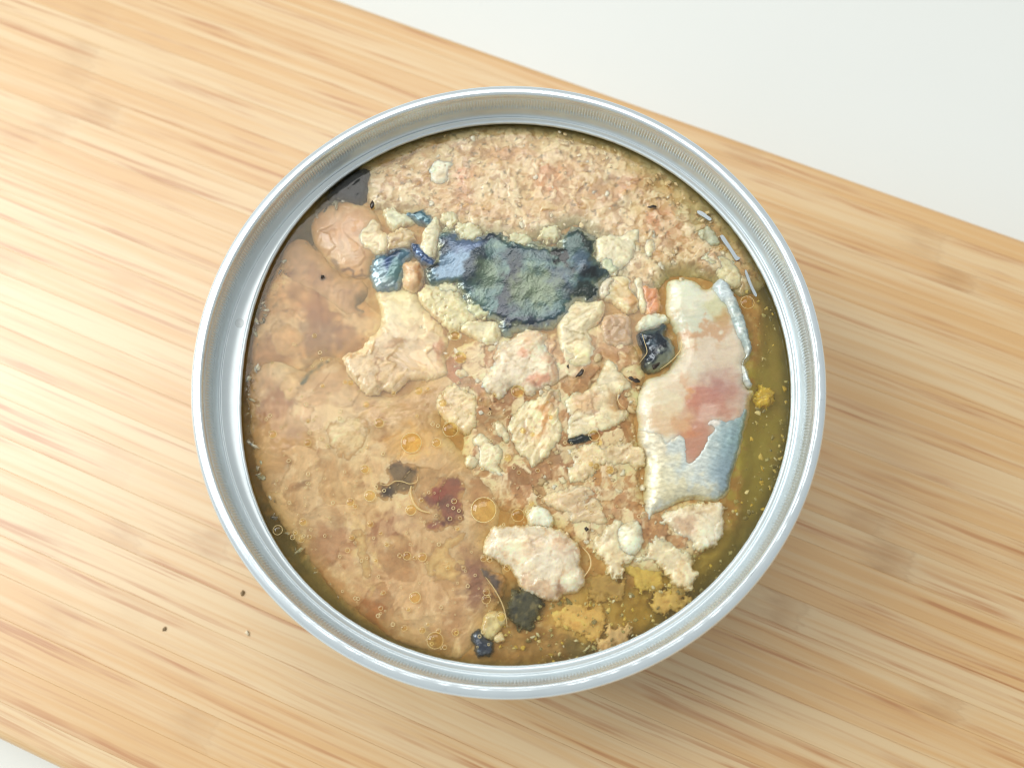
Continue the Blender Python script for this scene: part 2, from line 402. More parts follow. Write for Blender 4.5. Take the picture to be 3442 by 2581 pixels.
# ------------------------------------------------------------------ fish pieces
CELL = 0.16
def smooth_poly(p, n=4):
    p = np.asarray(p, float); q = []
    k = len(p)
    for i in range(k):
        a, b, c, d = p[i - 1], p[i], p[(i + 1) % k], p[(i + 2) % k]
        for t in np.arange(n) / n:
            q.append(0.5 * (2 * b + (c - a) * t + (2 * a - 5 * b + 4 * c - d) * t * t + (3 * b - a - 3 * c + d) * t ** 3))
    return np.array(q)
def poly_sd(x, y, poly):
    d = np.full(x.shape, 1e9); ins = np.zeros(x.shape, bool)
    k = len(poly)
    for i in range(k):
        ax, ay = poly[i]; bx, by = poly[(i + 1) % k]
        ex, ey = bx - ax, by - ay
        L2 = ex * ex + ey * ey + 1e-12
        t = np.clip(((x - ax) * ex + (y - ay) * ey) / L2, 0, 1)
        d = np.minimum(d, (x - ax - t * ex) ** 2 + (y - ay - t * ey) ** 2)
        c = ((ay > y) != (by > y))
        if ey != 0: ins ^= c & (x < ex * (y - ay) / ey + ax)
    d = np.sqrt(d); return np.where(ins, d, -d)

def grid_solid(x0, y0, x1, y1, sdf, height, color, zbot, cell):
    """solid whose top is a height field cut along sdf=0"""
    nx, ny = int((x1 - x0) / cell) + 1, int((y1 - y0) / cell) + 1
    X, Y = np.meshgrid(x0 + np.arange(nx) * cell, y0 + np.arange(ny) * cell)
    D = sdf(X, Y)
    gy, gx = np.gradient(D, cell)
    keep = D > 0
    cellk = keep[:-1, :-1] | keep[1:, :-1] | keep[:-1, 1:] | keep[1:, 1:]
    used = np.zeros_like(keep); used[:-1, :-1] |= cellk; used[1:, :-1] |= cellk; used[:-1, 1:] |= cellk; used[1:, 1:] |= cellk
    out = used & ~keep
    g2 = np.maximum(gx * gx + gy * gy, 0.25)
    mv = np.clip(-D / g2, 0, 1.5 * cell)
    X = X + np.where(out, gx * mv, 0); Y = Y + np.where(out, gy * mv, 0)
    D = np.where(out, 0.0, D)
    idx = -np.ones(D.shape, int); idx[used] = np.arange(used.sum())
    x, y, d = X[used], Y[used], D[used]
    z = height(x, y, d); c = color(x, y, d)
    a, b_, c_, e = idx[:-1, :-1][cellk], idx[:-1, 1:][cellk], idx[1:, 1:][cellk], idx[1:, :-1][cellk]
    Fq = np.stack([a, b_, c_, e], 1)
    n = len(x)
    # boundary edges
    ed = np.concatenate([Fq[:, [0, 1]], Fq[:, [1, 2]], Fq[:, [2, 3]], Fq[:, [3, 0]]])
    key = np.minimum(ed[:, 0], ed[:, 1]) * (n + 1) + np.maximum(ed[:, 0], ed[:, 1])
    u, inv, cnt = np.unique(key, return_inverse=True, return_counts=True)
    be = ed[cnt[inv] == 1]
    V = np.concatenate([np.stack([x, y, z], 1), np.stack([x, y, np.minimum(zbot, z - 0.05)], 1)])
    F = np.concatenate([Fq, Fq[:, ::-1] + n, np.stack([be[:, 1], be[:, 0], be[:, 0] + n, be[:, 1] + n], 1)])
    return V, F, np.concatenate([c, c])

def make_paint(base, layers=(), spots=(), seed=0):
    """base sRGB; layers: (rgb, freq/mm, lo, hi, amount[, angle_deg, stretch]); spots: ((x,y) px, rx, ry mm, angle, rgb, strength[, softness, warp])"""
    sp = []
    for s in spots:
        p = unproj([s[0]], LIQ_Z)[0]
        sp.append((p, s[1], s[2], math.radians(s[3]), lin(s[4]), s[5], s[6] if len(s) > 6 else 0.5, s[7] if len(s) > 7 else 0.5))
    def f(x, y, d):
        c = np.tile(lin(base), (len(x), 1))
        for i, l in enumerate(layers):
            col, fr, lo, hi, amt = l[:5]
            xx, yy = x, y
            if len(l) > 5:
                a = math.radians(l[5]); st = l[6]
                xx = (x * math.cos(a) + y * math.sin(a)) / st; yy = -x * math.sin(a) + y * math.cos(a)
            n = fbm(xx, yy, fr, 4, seed * 31 + i * 5 + 2)
            k = sstep(lo, hi, n) * amt
            c = c * (1 - k[:, None]) + lin(col) * k[:, None]
        wx = fbm(x, y, 0.55, 4, seed + 91); wy = fbm(x, y, 0.55, 4, seed + 92)
        for p, rx, ry, an, col, st, so, wa in sp:
            dx = x - p[0] + wx * wa * max(rx, ry) ; dy = y - p[1] + wy * wa * max(rx, ry)
            u = (dx * math.cos(an) + dy * math.sin(an)) / rx; v = (-dx * math.sin(an) + dy * math.cos(an)) / ry
            q = np.sqrt(u * u + v * v)
            k = (1 - sstep(1 - so, 1 + so * 0.6, q)) * st
            c = c * (1 - k[:, None]) + col * k[:, None]
        return c
    return f

def rel_flesh(amp=0.18, f=0.45, seed=0, fib=0.0, ang=0.0, pore=0.0, cell=2.6, tilt=0.05):
    def g(x, y):
        z = amp * 0.30 * fbm(x, y, f * 0.7, 3, seed, 0.45)
        if cell:
            tone, tl, fb, ed = flakes(x, y, cell, seed + 300)
            z += tilt * tl + 0.03 * fb + 0.06 * (tone - 0.5) * sstep(0.0, 0.25, ed) - 0.04 * sstep(0.08, 0.0, ed) * sstep(0.0, 0.35, fbm(x, y, 0.35, 3, seed + 333))
        if fib:
            a = math.radians(ang); xx = (x * math.cos(a) + y * math.sin(a)) / 5; yy = -x * math.sin(a) + y * math.cos(a)
            z += fib * fbm(xx, yy, 1.5, 3, seed + 40)
        if pore:
            f1, f2, cid = worley(x * 1.3, y * 1.3, seed + 3)
            z -= pore * sstep(0.30, 0.08, f1) * (cid > 0.8)
        return z
    return g
def flaky_paint(p, seed, cell=2.6, amt=0.22, crack=(176, 122, 72), camt=0.45, fine=0.9, cream=0.0):
    """paint p broken up by the same cells: each flake its own tone, fibres, jelly in some of the cracks"""
    def f(x, y, d):
        c = p(x, y, d)
        tone, tl, fb, ed = flakes(x, y, cell, seed + 300)
        t2, tl2, fb2, ed2 = flakes(x, y, fine, seed + 320)
        if cream:
            k = (sstep(0.45, 0.75, tone + 0.25 * fb + 0.3 * (t2 - 0.5)) * cream)[:, None]; c = c * (1 - k) + lin((232, 208, 164)) * k
        c = c * (1 + amt * (tone - 0.5) + 0.16 * fb)[:, None]
        part = sstep(0.0, 0.35, fbm(x, y, 0.35, 3, seed + 333))
        k = (sstep(0.10, 0.0, ed) * camt * part)[:, None]; c = c * (1 - k) + lin(crack) * k
        c = c * (1 + amt * 0.7 * (t2 - 0.5))[:, None]
        k = (sstep(0.28, 0.5, fbm(x, y, 1.6, 4, seed + 340, 0.6)) * camt * 0.9)[:, None]; c = c * (1 - k) + lin(crack) * k
        return np.clip(c, 0, 0.86)
    return f

PIECES = []; HF = {}
def piece(name, label, cat, pts, paint, zt=0.5, H=2.6, we=1.2, edge=0.16, ef=1.1, relief=None, mat=None, group=None, seed=0, parent=None,
          cell=CELL, slope=(0, 0), thick=0.5, clip_r=40.3, part_label=None, under=0, Hx=1.25, grow=0.35, fade=False, flaky=None, dim=1.0, over=None, soft=1.7):
    """slab of fish: outline in photo pixels, top zt mm above the broth, edge rounded over we mm and falling H mm"""
    poly = smooth_poly(unproj(pts, LIQ_Z + min(zt, 0.8)))
    if under:                      # carries on beneath the ledge
        rr = np.hypot(poly[:, 0], poly[:, 1]); poly = poly * (1 + np.clip(rr - under, 0, 9) * 0.9 / rr)[:, None]
    cx, cy = poly.mean(0)
    def sdf(X, Y):
        d = poly_sd(X, Y, poly) + grow
        d = d + edge * 1.25 * fbm(X, Y, ef * 0.8, 5, seed + 500, 0.68)
        return np.minimum(d, clip_r - np.hypot(X, Y))
    rl = relief or rel_flesh(0.15, 0.5, seed)
    if mat is M_SUNK:
        rl0 = rl; rl = lambda x, y: 0.5 * rl0(x, y)
        if flaky: paint = flaky_paint(paint, seed, *flaky)
    elif flaky: paint = flaky_paint(paint, seed, *flaky)
    gx_, gy_ = np.meshgrid(np.linspace(*np.array([poly[:, 0].min(), poly[:, 0].max()]), 24), np.linspace(poly[:, 1].min(), poly[:, 1].max(), 24))
    inr = max(poly_sd(gx_, gy_, poly).max(), 0.3)
    we = min(we * soft, (inr + grow) * 0.95); H = min(H, max(zt, 0) + Hx)
    def height(x, y, d):
        k = np.clip(d / we, 0, 1)
        prof = np.sqrt(np.maximum(1 - (1 - k) ** 2, 0))
        return LIQ_Z + zt - H * (1 - prof) + rl(x, y) * (0.25 + 0.75 * prof) + slope[0] * (x - cx) + slope[1] * (y - cy)
    HF[seed] = lambda x, y: height(x, y, np.maximum(sdf(x, y), 0.0))
    if over is not None:
        height = lambda x, y, d: over(x, y) + (0.06 if mat is M_SUNK else 0.13) * np.sqrt(np.clip(d / (1.2 if mat is M_SUNK else 0.3), 0, 1)) - (0.03 if mat is M_SUNK else 0.05) + 0.03 * fbm(x, y, 0.8, 3, seed)
    x0, y0 = poly.min(0) - 1.6; x1, y1 = poly.max(0) + 1.6
    V, F, C = grid_solid(x0, y0, x1, y1, sdf, height, paint, LIQ_Z + zt - H - thick, cell)
    if fade:
        n2 = len(C) // 2; dd = sdf(V[:n2, 0], V[:n2, 1]); kf = sstep(1.1, 0.1, dd + 0.5 * fbm(V[:n2, 0], V[:n2, 1], 1.2, 3, seed + 77))[:, None]
        if fade is not True: kf = sstep(0.55, 0.0, dd + 0.35 * fbm(V[:n2, 0], V[:n2, 1], 1.0, 5, seed + 77, 0.66))[:, None] * fade
        C[:n2] = C[:n2] * (1 - kf) + lin((206, 156, 98) if fade is True else (222, 188, 140)) * kf
    gm = C.mean(1, keepdims=True)
    if mat is M_SUNK: C = (gm + (C - gm) * 0.92) * 0.90
    elif mat is M_SKIN: C = (gm + (C - gm) * 1.05) * 0.72
    elif mat is None: C = (gm + (C - gm) * 0.94) * np.array([0.975, 0.985, 0.985]) * dim
    o = mesh_obj(name, V, F, mat or M_FLESH, parent, (cx, cy, LIQ_Z + zt - H - thick), C)
    if parent is None: tag(o, label, cat, group)
    elif part_label: o['label'] = part_label
    PIECES.append(o); return o

def g2(*p): return S('G', *p)

# ---- the packed flesh under everything: one height field, deep and dark near the tin wall
def make_bed():
    R = 40.7
    inner = smooth_poly(unproj(g2((600, 600), (680, 520), (760, 450), (840, 345), (960, 295), (1110, 285), (1260, 298), (1390, 350), (1500, 420), (1580, 510), (1620, 600), (1640, 700), (1620, 860), (1600, 1000),
                                  (1590, 1120), (1520, 1240), (1430, 1330), (1300, 1400), (1160, 1425), (1020, 1420), (900, 1385), (790, 1330), (690, 1230), (610, 1110), (565, 980), (555, 840), (560, 720)), LIQ_Z - 1))
    holes = [(1490, 1280, 6.5, 1.8), (1330, 1330, 6.0, 1.2), (1640, 900, 5.0, 0.9), (1640, 1080, 6.0, 0.9), (1560, 1200, 5.0, 1.1), (1120, 1300, 4.0, 1.0), (730, 400, 4.0, 3.0), (640, 520, 2.6, 2.6), (1410, 1330, 5, 2.0)]
    hp = [(unproj(g2((a, b)), LIQ_Z)[0], r, dz) for a, b, r, dz in holes]
    dk = [(g2((738, 402))[0], 4.6, 2.6, 40, (34, 34, 26), 0.95), (g2((645, 515))[0], 2.6, 4.6, -30, (44, 42, 32), 0.9), (g2((570, 640))[0], 1.4, 6.0, -15, (70, 66, 48), 0.8), (g2((600, 1150))[0], 1.6, 7.0, 30, (78, 68, 40), 0.8)]  # dark of the deep gap by the ledge, put into the colour
    base = make_paint((205, 150, 88), [((232, 190, 128), 0.25, -0.1, 0.5, 0.7), ((176, 116, 62), 0.3, 0.1, 0.6, 0.5), ((236, 205, 155), 0.8, 0.15, 0.5, 0.6), ((120, 90, 50), 1.3, 0.35, 0.6, 0.5)], [
        (g2((1480, 1280))[0], 7, 4, 30, (220, 190, 96), 0.85), (g2((1290, 1330))[0], 6, 4, 10, (236, 200, 120), 0.85), (g2((1640, 950))[0], 3.5, 14, 0, (206, 192, 88), 0.9),
        (g2((1560, 1200))[0], 5, 4, 40, (200, 176, 84), 0.8), (g2((1640, 890))[0], 1.6, 2.2, 0, (214, 180, 40), 0.8), (g2((1430, 1235))[0], 3, 2, 0, (210, 175, 60), 0.7),
        (g2((1200, 1410))[0], 8, 2.5, 5, (150, 105, 45), 0.7), (g2((900, 1390))[0], 9, 2.0, -25, (204, 138, 56), 0.8), (g2((1120, 1300))[0], 3.0, 2.4, 0, (90, 80, 45), 0.8),
        (g2((1260, 1400))[0], 3.0, 1.6, 10, (95, 95, 60), 0.6), (g2((1340, 1370))[0], 3.0, 1.8, 10, (232, 200, 150), 0.6),
        (g2((1180, 960))[0], 12, 8, 0, (196, 138, 82), 0.5)] + dk, 3)
    def sdf(X, Y): return R - np.hypot(X, Y)
    def height(x, y, d):
        di = poly_sd(x, y, inner) + 0.7 * fbm(x, y, 0.35, 4, 77)
        z = LIQ_Z - 1.0 + 0.22 * fbm(x, y, 0.25, 3, 5) + 0.06 * fbm(x, y, 1.1, 3, 6)
        z -= 1.15 * sstep(0.6, -2.2, di)
        for p, r, dz in hp:
            q = np.hypot(x - p[0], y - p[1]) / r + 0.35 * fbm(x, y, 0.4, 3, 9)
            z -= (dz * 0.55 if p[0] > 0 else dz) * (1 - sstep(0.3, 1.1, q))
        f1, f2, cid = worley(x * 0.9, y * 0.9, 8)
        z += 0.05 * (0.5 - f1) * (cid > 0.3)
        return z
    def col(x, y, d):
        c = base(x, y, d)
        di = poly_sd(x, y, inner)
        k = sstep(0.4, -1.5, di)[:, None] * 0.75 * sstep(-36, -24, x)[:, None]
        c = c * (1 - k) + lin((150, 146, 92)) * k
        k = (sstep(38.3, 40.2, np.hypot(x, y) + 0.5 * fbm(x, y, 0.5, 3, 12)) * sstep(8, 26, x))[:, None] * 0.9  # dark teal band paints the wall's shadow onto the bed
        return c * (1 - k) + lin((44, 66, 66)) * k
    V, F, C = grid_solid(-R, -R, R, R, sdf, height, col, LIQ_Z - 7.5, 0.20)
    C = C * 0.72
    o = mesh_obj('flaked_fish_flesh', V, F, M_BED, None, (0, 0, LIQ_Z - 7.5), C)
    tag(o, 'flaked tan fish flesh packed beneath the broth across the can', 'fish', kind='stuff')
make_bed()

FLES = 'pale flakes of fish lying on the packed flesh'
# ---- large sunken fillets of the left half
piece('fish_fillet', 'broad tan fillet piece lying under cloudy broth below the small dark skin streak', 'fish',
      g2((540, 800), (600, 770), (660, 800), (720, 770), (800, 845), (880, 850), (960, 800), (1010, 830), (950, 900), (1000, 980), (1080, 1030), (1080, 1120), (1050, 1170), (1090, 1250), (1055, 1330), (1005, 1415), (950, 1405), (870, 1385), (800, 1340), (710, 1260), (650, 1180), (585, 1090), (552, 1000), (538, 900)),
      make_paint((210, 164, 112), [((232, 196, 148), 0.14, -0.1, 0.4, 0.75), ((184, 124, 76), 0.13, 0.05, 0.5, 0.55), ((238, 210, 168), 0.45, 0.15, 0.5, 0.45), ((150, 100, 62), 1.4, 0.35, 0.6, 0.35)], [
          (S('C', (480, 830))[0], 4.2, 2.0, 60, (176, 104, 50), 0.75), (S('C', (700, 830))[0], 2.2, 1.6, 20, (236, 190, 140), 0.8), (S('C', (1050, 1060))[0], 4.5, 3.6, -30, (238, 208, 160), 0.75, 0.6),
          (S('C', (1000, 800))[0], 5, 2.2, 30, (236, 202, 150), 0.6), (S('C', (1500, 1080))[0], 3.6, 2.6, 0, (234, 176, 84), 0.7), (S('C', (1100, 1400))[0], 5, 1.2, 25, (236, 198, 146), 0.6),
          (S('E', (700, 480))[0], 1.0, 5.2, 18, (236, 200, 130), 0.75), (S('E', (480, 400))[0], 4, 3, 0, (178, 108, 62), 0.55), (S('E', (560, 850))[0], 9, 2.6, -38, (190, 115, 48), 0.7),
          (S('E', (1100, 700))[0], 6, 4, 0, (198, 136, 82), 0.5), (S('C', (690, 1390))[0], 1.6, 0.5, 25, (150, 100, 55), 0.7), (S('C', (480, 1100))[0], 5, 3, 80, (222, 170, 104), 0.6),
          (S('E', (1560, 700))[0], 2.0, 4.5, 12, (138, 84, 74), 0.8, 0.7), (S('E', (900, 250))[0], 4, 1.4, 20, (160, 90, 62), 0.6)], 11),
      zt=-0.30, H=3.2, we=2.2, edge=0.25, ef=0.6, relief=rel_flesh(0.28, 0.22, 11, 0, 0, 0, 4.5, 0.05), mat=M_SUNK, seed=11, flaky=(4.5, 0.22, (176, 120, 72), 0.2, 1.1, 0.25))
piece('fish_fillet', 'brown-tinged fillet piece under broth along the rim beside the clear oil drop', 'fish',
      g2((610, 560), (650, 528), (690, 560), (710, 600), (770, 640), (830, 690), (800, 740), (740, 770), (690, 770), (650, 800), (590, 790), (545, 790), (550, 710), (575, 630)),
      make_paint((216, 162, 104), [((236, 196, 144), 0.2, -0.1, 0.3, 0.85), ((172, 116, 72), 0.2, 0.05, 0.45, 0.6), ((140, 90, 60), 1.2, 0.3, 0.6, 0.5)], [
          (S('C', (830, 270))[0], 3.0, 4.0, 20, (148, 106, 78), 0.7), (S('A', (870, 1500))[0], 4.0, 3.0, 0, (172, 106, 62), 0.55), (S('A', (980, 1370))[0], 1.6, 1.2, 30, (196, 104, 72), 0.7),
          (S('A', (640, 1250))[0], 2.0, 2.5, 0, (236, 184, 124), 0.7), (S('C', (480, 420))[0], 3.0, 3.6, 0, (190, 126, 66), 0.5)], 12),
      zt=-0.35, H=3.2, we=2.0, edge=0.25, ef=0.6, relief=rel_flesh(0.35, 0.25, 12, 0, 0, 0, 4.0, 0.06), mat=M_SUNK, seed=12, flaky=(4.0, 0.22, (160, 100, 56), 0.4, 1.1))
piece('fish_fillet', 'peach fillet lump between the black skin fragment and the blue skin scrap', 'fish',
      S('A', (800, 820), (900, 740), (1000, 715), (1100, 730), (1200, 770), (1260, 860), (1230, 960), (1290, 1060), (1210, 1130), (1180, 1250), (1120, 1270), (1000, 1240), (900, 1160), (830, 1080), (780, 980), (770, 880)),
      make_paint((226, 174, 116), [((238, 200, 150), 0.25, -0.1, 0.5, 0.7), ((206, 146, 90), 0.3, 0.1, 0.6, 0.5)], [
          (S('A', (1060, 1230))[0], 2.4, 0.35, -12, (120, 72, 48), 0.8), (S('A', (940, 1170))[0], 0.35, 1.0, 20, (120, 72, 48), 0.7), (S('A', (880, 900))[0], 3, 3, 0, (222, 162, 98), 0.5), (S('A', (1000, 1060))[0], 2.2, 1.4, -30, (236, 196, 150), 0.7)], 13),
      zt=-0.06, H=3.2, we=2.0, relief=rel_flesh(0.2, 0.22, 13, 0, 0, 0, 4.5, 0.04), seed=13, dim=0.86, flaky=(4.5, 0.10, (190, 128, 80), 0.25, 1.3))
piece('fish_fillet', 'sunken greyish flesh lump below the peach fillet beside the blue skin scrap', 'fish',
      S('A', (620, 1010), (700, 1000), (760, 1060), (840, 1120), (900, 1200), (1000, 1280), (1120, 1300), (1170, 1380), (1120, 1480), (1180, 1540), (1080, 1600), (960, 1560), (860, 1480), (720, 1400), (560, 1330), (540, 1200), (560, 1080)),
      make_paint((204, 156, 104), [((222, 176, 122), 0.25, -0.1, 0.5, 0.7), ((172, 122, 78), 0.3, 0.0, 0.5, 0.6)], [(S('A', (850, 1290))[0], 0.5, 0.5, 0, (70, 45, 30), 0.9), (S('A', (560, 1290))[0], 1.6, 1.4, 0, (150, 96, 56), 0.6), (S('A', (1150, 1460))[0], 1.5, 1.8, 0, (96, 84, 64), 0.7)], 14),
      zt=-0.10, H=3.0, we=1.8, relief=rel_flesh(0.35, 0.3, 14), mat=M_SUNK, seed=14, flaky=(3.0, 0.2, (150, 104, 66), 0.4, 1.1))

# ---- shredded layer along the far rim
def rel_mince(x, y):
    t, tl, fb, ed = flakes(x, y, 1.9, 317, 0.5); t2, tl2, fb2, ed2 = flakes(x, y, 0.85, 337, 0.5)
    return 0.10 * tl * (t > 0.3) + 0.26 * (t - 0.5) * sstep(0.0, 0.3, ed) + 0.09 * (t2 - 0.5) * sstep(0.0, 0.3, ed2) + 0.34 * fbm(x, y, 0.22, 4, 18, 0.5) - 0.5 * sstep(34.5, 39.5, np.hypot(x, y))
def mince_paint():
    p = make_paint((218, 180, 124), [((206, 152, 92), 0.16, 0.05, 0.5, 0.7), ((224, 168, 116), 0.22, 0.2, 0.6, 0.6)], [
        (S('B', (330, 750))[0], 3.4, 2.6, 20, (222, 150, 92), 0.65), (S('B', (750, 780))[0], 2.6, 1.6, 40, (190, 140, 76), 0.6), (S('A', (1900, 520))[0], 2.2, 1.2, 40, (226, 150, 100), 0.7), (S('B', (1160, 1110))[0], 2.6, 2.2, -30, (216, 152, 104), 0.8),
        (S('A', (1500, 340))[0], 2.0, 0.8, 20, (150, 92, 66), 0.6), (S('B', (860, 980))[0], 0.8, 2.4, -15, (140, 112, 60), 0.7), (S('B', (1400, 1050))[0], 2.4, 4, 35, (190, 182, 136), 0.6), (S('A', (1300, 560))[0], 4, 2.5, 0, (216, 166, 110), 0.55)], 17)
    def f(x, y, d):
        c = p(x, y, d)
        t, tl, fb, ed = flakes(x, y, 1.9, 317, 0.5); t2, tl2, fb2, ed2 = flakes(x, y, 0.85, 337, 0.5)
        den = sstep(-0.35, 0.35, fbm(x, y, 0.16, 3, 66))
        k = (sstep(0.35, 0.75, t + 0.35 * (den - 0.5)) * (0.75 + 0.25 * fb))[:, None] * 0.8; c = c * (1 - k) + lin((240, 218, 176)) * k
        k = (sstep(0.6, 0.9, t2))[:, None] * 0.45; c = c * (1 - k) + lin((242, 224, 186)) * k
        k = (sstep(0.36, 0.1, t2))[:, None] * 0.55; c = c * (1 - k) + lin((176, 124, 72)) * k
        k = (sstep(0.16, 0.0, ed) * sstep(-0.1, 0.3, fbm(x, y, 0.4, 3, 67)))[:, None] * 0.5; c = c * (1 - k) + lin((178, 128, 76)) * k
        k = sstep(0.27, 0.45, fbm(x, y, 0.9, 5, 24, 0.65))[:, None] * 0.65; c = c * (1 - k) + lin((104, 86, 54)) * k
        k = (sstep(3.2, 0.2, d + 0.9 * fbm(x, y, 0.5, 3, 5)) * sstep(-20, 25, x + y * 0.7))[:, None] * 0.6
        c = c * (1 - k) + lin((138, 140, 104)) * k
        return c
    return f
piece('shredded_fish', 'wide band of shredded crumbly fish beneath the finely ribbed part of the can wall', 'fish',
      g2((815, 360), (870, 318), (960, 288), (1110, 277), (1250, 290), (1370, 335), (1470, 395), (1540, 455), (1590, 525), (1620, 590), (1600, 640), (1540, 600), (1450, 590), (1400, 650), (1340, 640), (1330, 590), (1345, 540), (1290, 510), (1240, 480), (1180, 505), (1110, 515), (1040, 500), (960, 490), (900, 460), (850, 455), (800, 440), (795, 400)),
      mince_paint(), zt=-0.12, H=3.0, we=1.6, edge=0.35, ef=0.9, relief=rel_mince, seed=17, under=34, dim=0.98)

# ---- centre of the can: crumbly bed between flakes
piece('fish_fillet', 'mottled orange-tan flesh piece among the white flakes at the can middle', 'fish',
      g2((960, 780), (1040, 730), (1200, 720), (1330, 700), (1390, 800), (1370, 900), (1380, 1000), (1400, 1090), (1500, 1080), (1560, 1100), (1540, 1170), (1440, 1230), (1330, 1220), (1260, 1180), (1180, 1120), (1060, 1090), (1000, 1000), (1010, 900), (980, 860)),
      make_paint((206, 152, 96), [((224, 182, 128), 0.3, -0.1, 0.4, 0.8), ((186, 128, 78), 0.3, 0.1, 0.5, 0.7), ((236, 206, 158), 0.9, 0.15, 0.5, 0.7), ((130, 88, 50), 1.5, 0.35, 0.6, 0.5)], [
          (S('J', (700, 830))[0], 4, 1.6, -10, (176, 124, 82), 0.7), (S('J', (1750, 1130))[0], 3.4, 1.6, 20, (172, 112, 66), 0.7), (S('J', (1250, 1340))[0], 1.8, 2.4, 0, (172, 122, 78), 0.7), (S('J', (900, 1560))[0], 6, 2.4, 0, (190, 136, 88), 0.7),
          (S('J', (1700, 1560))[0], 3.2, 1.4, 10, (222, 160, 80), 0.8), (S('J', (60, 480))[0], 1.4, 3, 0, (190, 112, 66), 0.7)], 21),
      zt=-0.22, H=2.6, we=1.6, edge=0.3, ef=0.8, relief=rel_flesh(0.42, 0.45, 21, 0, 0, 0, 2.2, 0.25), mat=M_SUNK, seed=21, flaky=(2.2, 0.34, (160, 104, 58), 0.6, 0.8, 0.85))

# ---- dark back skin
def skin_paint():
    p = make_paint((90, 122, 120), [((128, 154, 136), 0.35, -0.1, 0.4, 0.8), ((50, 80, 96), 0.30, 0.05, 0.4, 0.7)], [
        (S('H', (1180, 640))[0], 3.2, 4.2, -25, (130, 160, 186), 0.95, 0.5, 0.3), (S('H', (1420, 430))[0], 3.4, 1.4, 18, (112, 134, 172), 0.9, 0.5, 0.3), (S('H', (1180, 440))[0], 2.6, 1.2, -25, (98, 120, 150), 0.8),  # first spot: the window's sheen, painted as lighter blue
        (S('H', (1050, 480))[0], 1.4, 2.0, 0, (44, 52, 62), 0.85), (S('H', (930, 720))[0], 0.9, 2.4, -15, (22, 26, 30), 0.95), (S('H', (1660, 340))[0], 1.8, 1.2, 20, (34, 48, 62), 0.9),
        (S('H', (1900, 960))[0], 1.5, 5.2, -18, (30, 44, 62), 0.98, 0.4, 0.35), (S('H', (1450, 720))[0], 1.3, 4.2, -22, (38, 56, 74), 0.92, 0.4, 0.3), (S('H', (1340, 980))[0], 1.2, 1.1, 0, (60, 84, 92), 0.8),
        (S('H', (2010, 1330))[0], 4.6, 1.8, -5, (48, 60, 78), 0.95), (S('I', (150, 1400))[0], 4.2, 1.5, 0, (50, 62, 80), 0.9), (S('I', (90, 600))[0], 2.4, 1.5, -30, (44, 62, 72), 0.85), (S('I', (420, 560))[0], 2.0, 1.0, -20, (70, 90, 100), 0.7),
        (S('I', (690, 560))[0], 1.0, 3.6, 20, (16, 20, 24), 0.98), (S('I', (880, 440))[0], 1.8, 2.0, 0, (70, 98, 94), 0.9), (S('I', (960, 680))[0], 1.6, 1.8, 0, (92, 116, 136), 0.95), (S('I', (700, 920))[0], 1.3, 3.4, 35, (60, 82, 100), 0.95),  # first spot: the dark of a gap in the skin, painted in
        (S('I', (1080, 800))[0], 2.2, 1.4, 0, (26, 32, 38), 0.95), (S('I', (1230, 760))[0], 1.4, 1.4, 0, (58, 84, 88), 0.9), (S('I', (1050, 430))[0], 1.0, 2.6, 10, (36, 50, 46), 0.9), (S('I', (900, 260))[0], 2.2, 1.2, 0, (62, 74, 66), 0.8),
        (S('I', (980, 1040))[0], 2.8, 1.3, 10, (48, 58, 52), 0.9), (S('I', (350, 1000))[0], 4.0, 3.4, 20, (120, 134, 98), 0.75), (S('I', (300, 1280))[0], 3, 1.4, 0, (104, 134, 128), 0.6), (S('H', (1620, 820))[0], 2.4, 2.6, 0, (116, 132, 98), 0.6)], 31)
    def f(x, y, d):
        c = p(x, y, d)
        a = math.radians(62); u = (x * math.cos(a) + y * math.sin(a)); v = -x * math.sin(a) + y * math.cos(a)
        n = fbm(u / 3.0, v, 3.4, 2, 35)
        c = c * (0.95 + 0.28 * np.clip(n, -1, 1))[:, None]; g_ = c.mean(1, keepdims=True); c = g_ + (c - g_) * 0.9
        k = sstep(1.3, 0.0, d + 0.9 * fbm(x, y, 0.6, 4, 34, 0.6))[:, None] * 0.85
        return c * (1 - k) + lin((176, 178, 140)) * k
    return f
def rel_skin(x, y):
    a = math.radians(62); u = (x * math.cos(a) + y * math.sin(a)); v = -x * math.sin(a) + y * math.cos(a)
    v = v + 0.25 * fbm(x, y, 0.8, 2, 36)
    hb = unproj(S('H', (1420, 700)), LIQ_Z)[0]; hb2 = unproj(S('I', (980, 720)), LIQ_Z)[0]
    return 0.55 * np.exp(-((x - hb[0]) / 3.4) ** 2 - ((y - hb[1]) / 3.6) ** 2) + 0.6 * np.exp(-((x - hb2[0]) / 2.0) ** 2 - ((y - hb2[1]) / 2.4) ** 2) + 0.022 * fbm(u / 3.0, v, 3.4, 2, 35) + 0.22 * fbm(x, y, 0.16, 3, 37)
